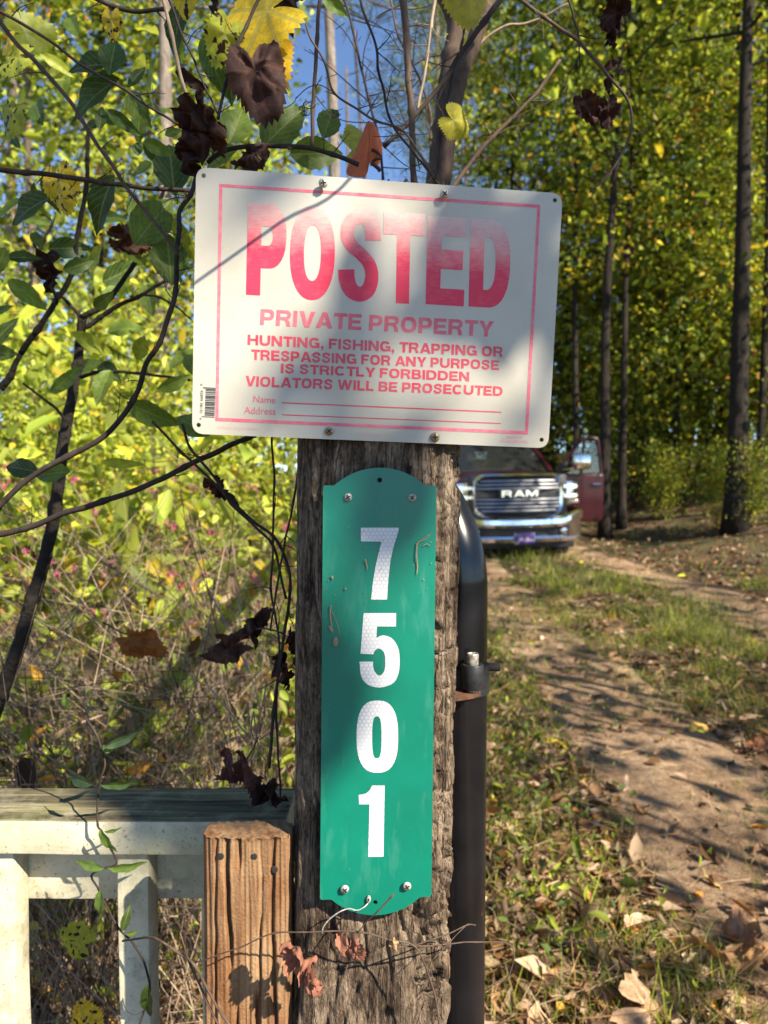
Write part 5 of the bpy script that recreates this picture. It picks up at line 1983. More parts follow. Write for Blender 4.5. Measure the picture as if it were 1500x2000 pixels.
def scatter_stuff():
    n0 = NR.integers(0, 1)
    # -------- dead brush: pale stalks at all angles among the shrubs
    mb, mdark = MB(), MB()
    rnd = random.Random(21)
    for i in range(3300):
        Y = 1.35 + rnd.random() ** 1.3 * 3.4
        px = rnd.uniform(-60, 540)
        x = (px - 750) / F * Y
        z = ground_z(x, Y)
        L = rnd.uniform(0.15, 0.95) if rnd.random() < 0.75 else rnd.uniform(0.6, 1.1)
        a = rnd.uniform(0, 6.28)
        el = rnd.uniform(-0.1, 1.45)
        z0 = z + rnd.uniform(0.0, 1.05) * (1 if el < 0.8 else 0.35)
        d = Vector((math.cos(a) * math.cos(el) * (1 if px < 380 else 0.45), math.sin(a) * math.cos(el) * 0.6, math.sin(el))) * L
        p = Vector((x, Y, z0))
        if 750 + F * (p.x + d.x) / max(0.4, p.y + d.y) > 570 or p.y + d.y < 1.15:
            continue
        mid = p + d * 0.5 + Vector((rnd.uniform(-1, 1), rnd.uniform(-1, 1), rnd.uniform(-.3, 1))) * L * 0.09
        (mdark if i % 3 == 0 else mb).tube([p, mid, p + d], rnd.uniform(0.0007, 0.0022) * (1 if rnd.random() < 0.93 else 1.8), 0.0005, n=4, cap=False)
    o = mb.build('dead_brush', M['twig_pale'], fix=False, angle=None)
    tag(o, 'tangle of pale dry stalks filling the thicket behind the fence', 'brush', None, 'stuff')

    tag(mdark.build('bare_twigs', M['twig'], fix=False, angle=None), 'dark bare twigs woven through the pale dry stalks behind the fence', 'twigs', None, 'stuff')
    # -------- leaves hanging in the dead brush
    n = 5600
    Y = NR.uniform(1.5, 5.2, n)
    px = NR.uniform(-80, 620, n)
    x = (px - 750) / F * Y
    z = 0.024 * Y + NR.random(n) ** 1.3 * (0.35 + 0.35 * Y * 0.6)
    keep = np.array([noise.noise(Vector((a * 2.6, b * 1.6, c * 2.6))) > -0.12 for a, b, c in zip(x, Y, z)])
    pos = np.c_[x, Y, z][keep]
    n = len(pos)
    lm = leaf_mesh('brush_leaves', pos, rnd_unit(n), rnd_unit(n) + [0, 0, 0.5], NR.uniform(0.02, 0.055, n), NR.uniform(0.010, 0.028, n),
                   pick_colors(n, [G_MID, G_YEL, TAN, B_LEAF, Y_LEAF, (0.40, 0.33, 0.22)], [2.2, 2.6, 1.6, 1.2, 0.8, 1.0]), 0.3)
    tag(link('brush_leaves', lm, M['leaf']), 'small green and dry leaves caught all through the tangled brush', 'leaves', None, 'stuff')

    # -------- leaf litter
    def ground_pts(n, fx, Y):
        x = fx
        return np.c_[x, Y, [ground_z(a, b) for a, b in zip(x, Y)]]
    n = 34000
    Y = 0.8 + NR.random(n) ** 2.1 * 19
    x = (NR.uniform(-150, 1700, n) - 750) / F * Y * 1.05
    tl = np.array([min(abs(a - track_left(b)) / 0.42, abs(a - track_right(b)) / 0.42) for a, b in zip(x, Y)])
    keep = (tl > 1) | (NR.random(n) < 0.13)
    x, Y = x[keep], Y[keep]
    n = len(x)
    pos = ground_pts(n, x, Y)
    pos[:, 2] += NR.uniform(0.004, 0.035, n)
    ln = NR.uniform(0.028, 0.085, n) * np.where(Y > 6, 1.25, 1.0) * np.where(Y < 2.6, 1.25, 1.0)
    dr = rnd_unit(n) * [1, 1, 0.45]
    nm = rnd_unit(n) * 0.55 + [0, 0, 1]
    cl = pick_colors(n, [TAN, B_LEAF, (0.44, 0.30, 0.20), (0.23, 0.13, 0.07), O_LEAF, (0.09, 0.05, 0.03), Y_LEAF], [3, 2.2, 2.4, 2, 0.4, 1.2, 0.25], 0.3)
    lm = leaf_mesh('leaf_litter', pos, dr, nm, ln, ln * NR.uniform(0.4, 0.75, n), cl, 0.4)
    tag(link('leaf_litter', lm, M['leaf_dry']), 'fallen brown and tan leaves covering the forest floor and verges', 'leaves', None, 'stuff')

    # -------- pine straw and thin dead grass lying about
    n = 24000
    Y = 1.2 + NR.random(n) ** 1.6 * 7
    x = (NR.uniform(-80, 1600, n) - 750) / F * Y
    on = np.array([min(abs(a - track_left(c_)), abs(a - track_right(c_))) for a, c_ in zip(x, Y)]) < 0.42
    kp = ~on | (NR.random(n) < 0.22)
    x, Y = x[kp], Y[kp]
    n = len(x)
    pos = ground_pts(n, x, Y)
    pos[:, 2] += NR.uniform(0.004, 0.05, n)
    dr = rnd_unit(n) * [1, 1, 0.22]
    lm = blade_mesh('pine_straw', pos, dr, NR.uniform(0.08, 0.22, n), NR.uniform(0.0016, 0.003, n) * np.clip(Y / 3.5, 1, 2),
                    pick_colors(n, [(0.48, 0.29, 0.14), (0.50, 0.36, 0.22), (0.28, 0.15, 0.07)], [2, 2, 1]), 0.25)
    tag(link('pine_straw', lm, M['leaf_dry']), 'thin reddish tan pine needles strewn over the ground', 'pine straw', None, 'stuff')

    # -------- grass: the strip between the tracks, the verge by the gate, the bank
    n = 170000
    k = NR.random(n)
    Y = 1.7 + NR.random(n) ** 1.35 * 14
    x = np.empty(n)
    h = np.empty(n)
    for i in range(n):
        y = Y[i]
        if k[i] < 0.50:
            x[i] = track_mid(y) + NR.normal() * 0.48
            h[i] = 0.085
        elif k[i] < 0.64:
            x[i] = track_left(y) - 0.40 - abs(NR.normal()) * 0.36
            h[i] = 0.075
        else:
            x[i] = track_right(y) + 0.6 + abs(NR.normal()) * 1.2
            h[i] = 0.10
    cn = np.array([noise.noise(Vector((a * 1.7, b * 1.3, 0))) + 0.6 * noise.noise(Vector((a * 5, b * 5, 4))) for a, b in zip(x, Y)])
    keep = ((Y < 9.2) | (NR.random(n) < 0.25)) & (cn + NR.normal(0, 0.16, n) > -0.10) & ((k < 0.64) | (NR.random(n) < np.clip(1.35 - Y / 9.0, 0.06, 1)))
    x, Y, h, cn = x[keep], Y[keep], h[keep], cn[keep]
    n = len(x)
    pos = ground_pts(n, x, Y)
    dr = rnd_unit(n) * 0.65 + [0, 0, 1]
    ln = h * np.exp(NR.normal(0, 0.5, n)) * (0.85 + 0.6 * np.clip(cn, 0, 1))
    lm = blade_mesh('grass', pos, dr, ln, NR.uniform(0.0018, 0.0038, n) * np.clip(Y / 4.0, 1, 2.6),
                   pick_colors(n, [G_MID, (0.15, 0.20, 0.045), G_YEL, (0.46, 0.34, 0.20), (0.55, 0.47, 0.22)], [2.4, 3.0, 2.6, 1.4, 1.5], 0.25), 0.55)
    tag(link('grass', lm, M['leaf']), 'rough green and straw coloured grass between the wheel tracks and on the verges', 'grass', None, 'stuff')

    # -------- broad-leaved weeds along the verge beside the gate pole
    cs = []
    for i in range(420):
        y = 1.9 + NR.random() ** 1.4 * 5
        xx = 0.28 + 0.12 * (y - 1.5) + abs(NR.normal()) * 0.26 if NR.random() < 0.8 else NR.uniform(0.3, 3) 
        cs.append((xx, y, ground_z(xx, y) + NR.uniform(0.02, 0.16)))
    lm = cloud('weeds', cs, 0.055, 2700, 0.026, 0.42, ([G_MID, (0.11, 0.16, 0.04), G_YEL, (0.22, 0.28, 0.06), TAN], [2.0, 2.5, 2, 1.5, 1.6]), flat=0.8, up=0.9)
    tag(link('weeds', lm, M['leaf']), 'low green weeds with small oval leaves beside the black gate', 'weeds', None, 'stuff')


scatter_stuff()

# ------------------------------------------------------------------ single large leaves
def vein_mat(name, trans, spots=None, rough=0.45, vein=(0.35, 0.35, 0.12), vamt=0.5, warm=(1, 1, 0.55)):
    t = NT(name)
    a = t.n('ShaderNodeAttribute', attribute_name='Col')
    col = a.outputs['Color']
    n = t.noise(t.coord(), 130, 4, 0.6)
    col = t.mix(1.0, col, t.ramp(n, [(0.3, (0.68, 0.68, 0.68)), (0.7, (1.2, 1.2, 1.2))]), 'MULTIPLY')
    uvn = t.n('ShaderNodeAttribute', attribute_name='LeafUV')
    sx = t.n('ShaderNodeSeparateXYZ')
    t.l(uvn.outputs['Vector'], sx.inputs[0])
    av = t.math('ABSOLUTE', sx.outputs['Y'])
    mid = t.math('LESS_THAN', av, 0.045)
    st = t.math('FRACT', t.math('SUBTRACT', t.math('MULTIPLY', sx.outputs['X'], 7.0), t.math('MULTIPLY', av, 3.0)))
    sec = t.math('MULTIPLY', t.math('LESS_THAN', st, 0.13), 0.6)
    v = t.math('MULTIPLY', t.math('MAXIMUM', mid, sec), vamt)
    col = t.mix(v, col, (*vein, 1))
    if spots:
        s1 = t.noise(t.coord(), spots, 2, 0.4)
        col = t.mix(t.ramp(s1, [(0.58, (0, 0, 0)), (0.63, (1, 1, 1))]), col, (0.035, 0.016, 0.006, 1))
    nm = t.bump(t.math('ADD', n, t.math('MULTIPLY', v, -1.0)), 0.5, 0.0012)
    b = t.pbr(col, rough, 0, 0.35, nm)
    tr = t.n('ShaderNodeBsdfTranslucent')
    t.l(t.mix(1.0, col, (*warm, 1), 'MULTIPLY'), tr.inputs['Color'])
    ms = t.n('ShaderNodeMixShader')
    ms.inputs[0].default_value = trans
    t.l(b.outputs[0], ms.inputs[1])
    t.l(tr.outputs[0], ms.inputs[2])
    return t.done(ms)


M['big_leaf'] = vein_mat('big_leaf', 0.5)
M['big_leaf_spot'] = vein_mat('big_leaf_spotted', 0.5, 150)
M['big_leaf_dry'] = vein_mat('big_leaf_dry', 0.18, None, 0.8, (0.12, 0.05, 0.03), 0.35, (1, 0.6, 0.4))


def big_leaf(kind, px, py, Y, Lpx, ang, col, tilt=0.3, roll=0.3, curl=0.25, wid=0.5, crumple=0.0, seed=0, mat='big_leaf', parent=None, name='leaf'):
    """leaf whose blade is centred on the pixel, its tip pointing along ang (degrees, 90 = up) in the picture"""
    L = Lpx / F * Y
    rnd = random.Random(seed + int(px * 7 + py * 13))
    vs, fs, uv = [], [], []
    if kind == 'oval':
        nu, nv = 13, 7
        for i in range(nu):
            u = i / (nu - 1)
            w = wid * 0.5 * (math.sin(math.pi * min(1, u ** 0.85)) ** 0.85) * (1 - 0.25 * u)
            for j in range(nv):
                s = -1 + 2 * j / (nv - 1)
                ww = w * (1 + 0.05 * math.sin(u * 40 + j))
                vs.append(Vector(((u - 0.5), s * ww, abs(s) * w * 0.35 - curl * (u - 0.3) ** 2 + 0.02 * math.sin(u * 14) * abs(s))))
                uv.append((u, s * (0.4 + 0.6 * w / max(wid * 0.5, 1e-4)), 0))
        for i in range(nu - 1):
            for j in range(nv - 1):
                fs.append((i * nv + j, i * nv + j + 1, (i + 1) * nv + j + 1, (i + 1) * nv + j))
    else:
        na, nr = 72, 8
        vs.append(Vector((-0.28, 0, 0)))
        uv.append((0, 0, 0))
        for r_ in range(1, nr + 1):
            for k in range(na):
                a = 2 * math.pi * k / na - math.pi
                # heart with shallow lobes, saw-toothed edge, notch at the stalk
                rad = 0.52 + 0.13 * math.cos(a) + 0.05 * math.cos(3 * a) + 0.035 * math.cos(5 * a)
                rad *= 1 - 0.72 * max(0, 1 - (math.pi - abs(a)) / 0.42) ** 1.2
                if r_ == nr:
                    rad *= 1 + 0.055 * (1 if k % 2 else -1) * (1 if abs(a) < 2.6 else 0)
                rr = r_ / nr * rad
                x, y = rr * math.cos(a), rr * math.sin(a) * (wid / 0.5)
                va = min(abs(a - q) for q in (0, 0.75, -0.75, 1.55, -1.55, 2.3, -2.3))
                vs.append(Vector((x * 1.15 - 0.28, y, 0.10 * rr * math.sin(a * 3.5 + 1) - curl * rr * rr)))
                uv.append((rr * 1.3, min(1, rr * va * 1.6), 0))
        for k in range(na):
            k2 = (k + 1) % na
            if k2 == 0:
                continue
            fs.append((0, 1 + k, 1 + k2))
            for r_ in range(nr - 1):
                o = 1 + r_ * na
                fs.append((o + k, o + na + k, o + na + k2, o + k2))
    if crumple:
        s0 = Vector((rnd.uniform(0, 50), rnd.uniform(0, 50), 0))
        for v in vs:
            nz = Vector((noise.noise(v * 4 + s0), noise.noise(v * 4 + s0 + Vector((9, 0, 0))), noise.noise(v * 3.5 + s0 + Vector((0, 9, 0)))))
            fz = Vector((0, 0, abs(noise.noise(v * 9 + s0)) * 0.28))
            # roll the sides in
            q = v.y
            v.y = q * (1 - 0.35 * crumple * abs(q))
            v.z += crumple * (0.9 * q * q + 0.55 * nz.z) + crumple * fz.z
            v.x += crumple * 0.22 * nz.x
            v.y += crumple * 0.22 * nz.y
    a = math.radians(ang)
    # local x -> direction of the tip, local z -> towards the camera
    Mx = (Matrix.Rotation(math.radians(90), 4, 'X') @ Matrix.Rotation(a, 4, 'Z') @ Matrix.Rotation(tilt, 4, 'Y') @ Matrix.Rotation(roll, 4, 'X'))
    c = P(px, py, Y)
    mb = MB().add([c + (Mx @ (v * L)) for v in vs], fs)
    me = mb.mesh(name, True, False, None)
    at = me.color_attributes.new('Col', 'FLOAT_COLOR', 'POINT')
    cc = np.ones((len(vs), 4), np.float32)
    j = math.exp(rnd.gauss(0, 0.12))
    cc[:, :3] = np.clip(np.array(col[:3]) * j, 0.003, 0.9)
    at.data.foreach_set('color', cc.ravel())
    av = me.attributes.new('LeafUV', 'FLOAT_VECTOR', 'POINT')
    av.data.foreach_set('vector', np.array(uv, np.float32).ravel())
    return link(name, me, M[mat], parent)


def line_px(pts, Y):
    """list of (px, py) or (px, py, Y) to world points"""
    return [P(p[0], p[1], p[2] if len(p) > 2 else Y) for p in pts]


def stem(pts, Y, r0, r1, mat='twig', parent=None, name='stem', n=8, sub=6, knots=True, extra=None):
    """branch through photograph pixels at distance Y; radii in photograph pixels"""
    c = catmull(line_px(pts, Y), sub)
    k = Y / F
    m = len(c)
    rad = []
    for i in range(m):
        r = (r0 + (r1 - r0) * i / (m - 1)) * k
        r *= 1 + 0.10 * noise.noise(c[i] * 90)
        if knots and i % (sub * 2) == sub:
            r *= 1.28
        rad.append(r)
    w = [p + Vector((noise.noise(p * 40), noise.noise(p * 40 + Vector((7, 0, 0))), noise.noise(p * 40 + Vector((0, 7, 0))))) * k * 2.0 for p in c]
    mb = MB().tube(w, 1, n=n, radii=rad)
    if extra:
        mb.add(extra.v, extra.f)
    return mb.build(name, M[mat], parent, fix=False, angle=None)


def side_twigs(mb_pts, Y, cnt, seed, lenpx=(20, 70), r=1.3):
    rnd = random.Random(seed)
    mb = MB()
    c = catmull(line_px(mb_pts, Y), 6)
    k = Y / F
    for i in range(cnt):
        q = c[rnd.randrange(2, len(c))]
        a = rnd.uniform(0, 6.28)
        L = rnd.uniform(*lenpx) * k
        d = Vector((math.cos(a), rnd.uniform(-0.5, 0.5), math.sin(a))) * L
        e = q + d
        mid = q + d * 0.5 + Vector((rnd.uniform(-1, 1), 0, rnd.uniform(-1, 1))) * L * 0.12
        mb.tube(catmull([q, mid, e], 4), r * k, r * 0.45 * k, n=5, cap=False)
        for kk in range(2):
            q2 = q.lerp(e, rnd.uniform(0.3, 0.9))
            e2 = q2 + Vector((rnd.uniform(-1, 1), rnd.uniform(-.4, .4), rnd.uniform(-1, 1))) * L * 0.3
            mb.tube([q2, e2], r * 0.6 * k, r * 0.4 * k, n=4, cap=False)
    return mb


LG = (0.055, 0.10, 0.018)      # dark green
LM = (0.14, 0.21, 0.03)
LY = (0.38, 0.42, 0.04)        # yellow green
YE = (0.80, 0.56, 0.03)        # yellow
DR = (0.036, 0.014, 0.010)      # dark dead leaf
DR2 = (0.075, 0.034, 0.022)
RD = (0.30, 0.125, 0.075)       # red brown dry leaf


def vine(name, label, cat, pts, Y, r0, r1, mat='twig', twigs=0, seed=1, group='bare vines and branches round the signs', tl=(20, 70)):
    p0 = P(pts[0][0], pts[0][1], pts[0][2] if len(pts[0]) > 2 else Y)
    root = empty(name, p0, label, cat, group)
    stem(pts, Y, r0, r1, mat, root, extra=side_twigs(pts, Y, twigs, seed, tl) if twigs else None)

    return root


V = {}
V['a'] = vine('vine', 'tan vine stem crossing from the left border down to the white sign edge', 'vine',
              [(-20, 20), (0, 42), (30, 82), (80, 132), (130, 190), (160, 235), (185, 275), (210, 310), (250, 370), (290, 420), (325, 465), (347, 500)], 0.78, 4.2, 3.2, 'twig', 7, 1)
V['b'] = vine('vine', 'thin dark vine running from the upper left corner down to the dead leaves', 'vine',
              [(-10, 15), (0, 22), (80, 68), (165, 130), (250, 180), (310, 220), (365, 255)], 0.80, 3.2, 2.2, 'twig_dark', 7, 2)
V['c'] = vine('branch', 'horizontal dark branch ending behind the upper left corner of the white sign', 'branch',
              [(-20, 330), (50, 337), (125, 345), (200, 357), (280, 367), (375, 372)], 0.82, 5.2, 4.0, 'twig_dark', 6, 3)
V['d'] = vine('branch', 'long curved dark branch sweeping down along the left edge of the white sign', 'branch',
              [(384, 345), (372, 380), (351, 412), (350, 446), (346, 490), (343, 569), (330, 614), (311, 670), (286, 712), (260, 782), (207, 850), (132, 892), (64, 928), (-8, 995)],
              0.80, 4.6, 5.6, 'twig_dark', 12, 4)
V['e'] = vine('branch', 'dark branch running from under the sign down to the left border', 'branch',
              [(500, 850), (486, 854), (420, 884), (360, 912), (288, 948), (200, 980), (120, 1004), (48, 1032), (-10, 1046)], 0.84, 5.0, 6.0, 'twig_dark', 5, 5)
V['h'] = vine('vine', 'pale straight vine hanging from the top left of the big yellow leaf', 'vine',
              [(316, -10), (335, 65), (350, 140), (368, 195), (384, 250)], 0.74, 3.6, 3.0, 'twig_pale', 2, 6)
V['i'] = vine('vine', 'thin dark vine hanging right beside the pale straight vine', 'vine',
              [(326, -10), (360, 75), (390, 145), (425, 222)], 0.75, 2.4, 1.8, 'twig_dark', 3, 7)
V['j'] = vine('vine', 'dark vine hanging in front of the yellow leaf', 'vine',
              [(508, -10), (480, 50), (460, 100), (440, 165), (425, 232)], 0.715, 3.4, 3.0, 'twig_dark', 3, 8)
V['k'] = vine('vine', 'straight upright dark stem between the dead leaf and the grey pine', 'vine',
              [(625, -10), (619, 75), (615, 150), (611, 215), (609, 290)], 0.80, 3.6, 3.8, 'twig', 3, 9)
V['l'] = vine('branch', 'arching stem along the top edge of the white sign towards the orange tape', 'branch',
              [(405, 318), (430, 298), (460, 289), (510, 285), (590, 288), (650, 300), (700, 322)], 0.76, 4.4, 4.4, 'twig_dark', 5, 10)
V['m'] = vine('branch', 'short dark branch across the top border at the left', 'branch',
              [(175, -10), (220, 12), (270, 23), (320, 17)], 0.80, 5.0, 3.5, 'twig_dark', 4, 11)
V['n'] = vine('vine', 'straight tan stem standing behind the post in the blue gap', 'vine',
              [(786, -10), (795, 84), (799, 168), (804, 218), (806, 280), (808, 360)], 0.95, 7.0, 6.0, 'twig', 5, 12)
V['o'] = vine('vine', 'pale thin stem just right of the straight tan stem', 'vine',
              [(852, -10), (842, 50), (832, 126), (820, 190), (815, 214)], 0.97, 3.4, 2.4, 'twig_pale', 4, 13)
V['q'] = vine('branch', 'branch slanting up from behind the sign to the right of the blue gap', 'branch',
              [(1093, 118), (1050, 179), (1000, 230), (960, 269), (924, 311), (880, 372)], 0.92, 3.0, 5.0, 'twig', 9, 15, tl=(30, 90))
V['r'] = vine('vine', 'long thin vine arching from the top border to a drooping tip right of the sign', 'vine',
              [(1008, -8), (1060, 32), (1122, 75), (1150, 105), (1185, 145), (1215, 180), (1230, 210), (1232, 250), (1220, 290), (1200, 325), (1175, 355), (1152, 376)], 0.74, 3.8, 1.4, 'twig', 4, 16)
V['s'] = vine('vine', 'zigzag twig from the dead leaf past the orange tape into the blue gap', 'vine',
              [(598, 45), (609, 78), (634, 120), (651, 179), (698, 213), (734, 238), (787, 255), (820, 300), (850, 352)], 0.735, 1.8, 2.6, 'twig', 7, 17)
V['t'] = vine('vine', 'thin twig dropping through the blue gap left of the tan stem', 'vine',
              [(701, -8), (717, 42), (734, 92), (738, 134), (750, 179), (759, 227), (776, 258), (812, 302), (854, 356)], 0.83, 2.4, 2.4, 'twig_dark', 7, 18)
V['u'] = vine('vine', 'thin forked twig leading down from the top border right of the small tree', 'vine',
              [(1108, -8), (1122, 40), (1130, 75), (1132, 130)], 0.75, 2.2, 1.2, 'twig_dark', 3, 19)
V['w'] = vine('vine', 'pair of twisted vines from the sign corner down to the left side of the post', 'vine',
              [(298, 824), (352, 880), (400, 925), (440, 965), (490, 1015), (535, 1048), (560, 1100), (568, 1150), (552, 1260), (535, 1390), (525, 1500)], 0.79, 2.4, 3.4, 'twig_dark', 8, 20)
stem([(355, 828), (372, 875), (425, 940), (452, 985), (500, 1030), (530, 1060), (545, 1110), (560, 1170)], 0.785, 2.6, 2.4, 'twig_dark', V['w'])
V['x'] = vine('vine', 'thin upright stem close along the left side of the post under the sign', 'vine',
              [(531, 850), (535, 940), (534, 1040), (530, 1150), (545, 1260), (540, 1400), (548, 1560)], 0.79, 2.2, 2.0, 'twig_dark', 6, 22)
V['y'] = vine('vine', 'dark stem leaning against the post from its left side up to the sign', 'vine',
              [(584, 905), (574, 980), (556, 1060), (540, 1150), (528, 1230)], 0.76, 2.2, 2.0, 'twig_dark', 3, 23)

V['z1'] = vine('vine', 'faint twiggy stem crossing the blue gap left of the straight tan stem', 'vine',
               [(668, -10), (690, 60), (705, 130), (722, 200), (742, 280), (748, 350)], 1.15, 2.2, 2.6, 'twig_dark', 14, 31, tl=(40, 130))
V['z2'] = vine('vine', 'faint twiggy stem crossing the blue gap right of the straight tan stem', 'vine',
               [(760, -10), (778, 70), (812, 140), (838, 210), (842, 290), (835, 350)], 1.25, 2.0, 2.4, 'twig', 14, 32, tl=(40, 120))
# bent sapling at the left, out of focus
sap = empty('sapling', P(-20, 1400, 1.35), 'bent dark sapling with forking limbs left of the white sign', 'sapling')
stem([(-15, 1400), (0, 1360), (36, 1264), (64, 1168), (88, 1088), (108, 992), (122, 880), (126, 849), (140, 776), (151, 714), (157, 658), (160, 619)], 1.35, 15, 8, 'bark_dark', sap, 'trunk', 12)
for pts, r0 in (([(160, 619), (202, 597), (241, 546), (283, 479), (300, 420), (330, 350)], 6), ([(160, 619), (132, 591), (112, 570)], 4),
                ([(39, 690), (73, 644), (106, 594), (143, 532), (151, 462), (168, 370), (171, 300), (172, 250)], 6), ([(0, 760), (20, 735), (39, 690)], 8),
                ([(168, 641), (196, 619), (230, 597), (269, 580), (308, 557), (343, 536)], 5), ([(156, 738), (185, 728), (230, 726), (276, 730), (372, 742)], 4),
                ([(280, 575), (310, 580), (345, 600), (374, 624)], 2.5), ([(128, 820), (100, 790), (60, 760), (45, 750)], 3)):
    stem(pts, 1.30, r0, r0 * 0.6, 'bark_dark', sap, 'limb')

# small twin-stemmed tree behind the post
tw = empty('small_tree', P(850, 700, 1.12), 'small twin-stemmed brown tree rising behind the post into the blue gap', 'tree')
stem([(840, 560), (850, 420), (852, 347), (865, 252), (872, 182), (882, 112), (890, 48), (868, -15)], 1.12, 20, 17, 'small_bark' if 'small_bark' in M else 'twig', tw, 'trunk', 16)
stem([(855, 520), (862, 420), (868, 347), (879, 252), (890, 196), (903, 140), (925, 84), (946, 20), (955, -15)], 1.10, 13, 15, 'twig', tw, 'trunk', 16)
stem([(982, -5), (946, 42), (896, 112), (868, 157), (818, 218), (750, 286)], 1.05, 6, 4, 'twig_dark', tw, 'limb', extra=side_twigs([(982, -5), (896, 112), (818, 218), (750, 286)], 1.05, 8, 30, (30, 90)))
stem([(896, 120), (930, 90), (985, 52), (1040, 42), (1110, 8)], 1.14, 3, 2, 'twig_pale', tw, 'limb')

# leaves on the vines
def L_(v, *a, **k):
    return big_leaf(*a, parent=V[v] if isinstance(v, str) else v, **k)


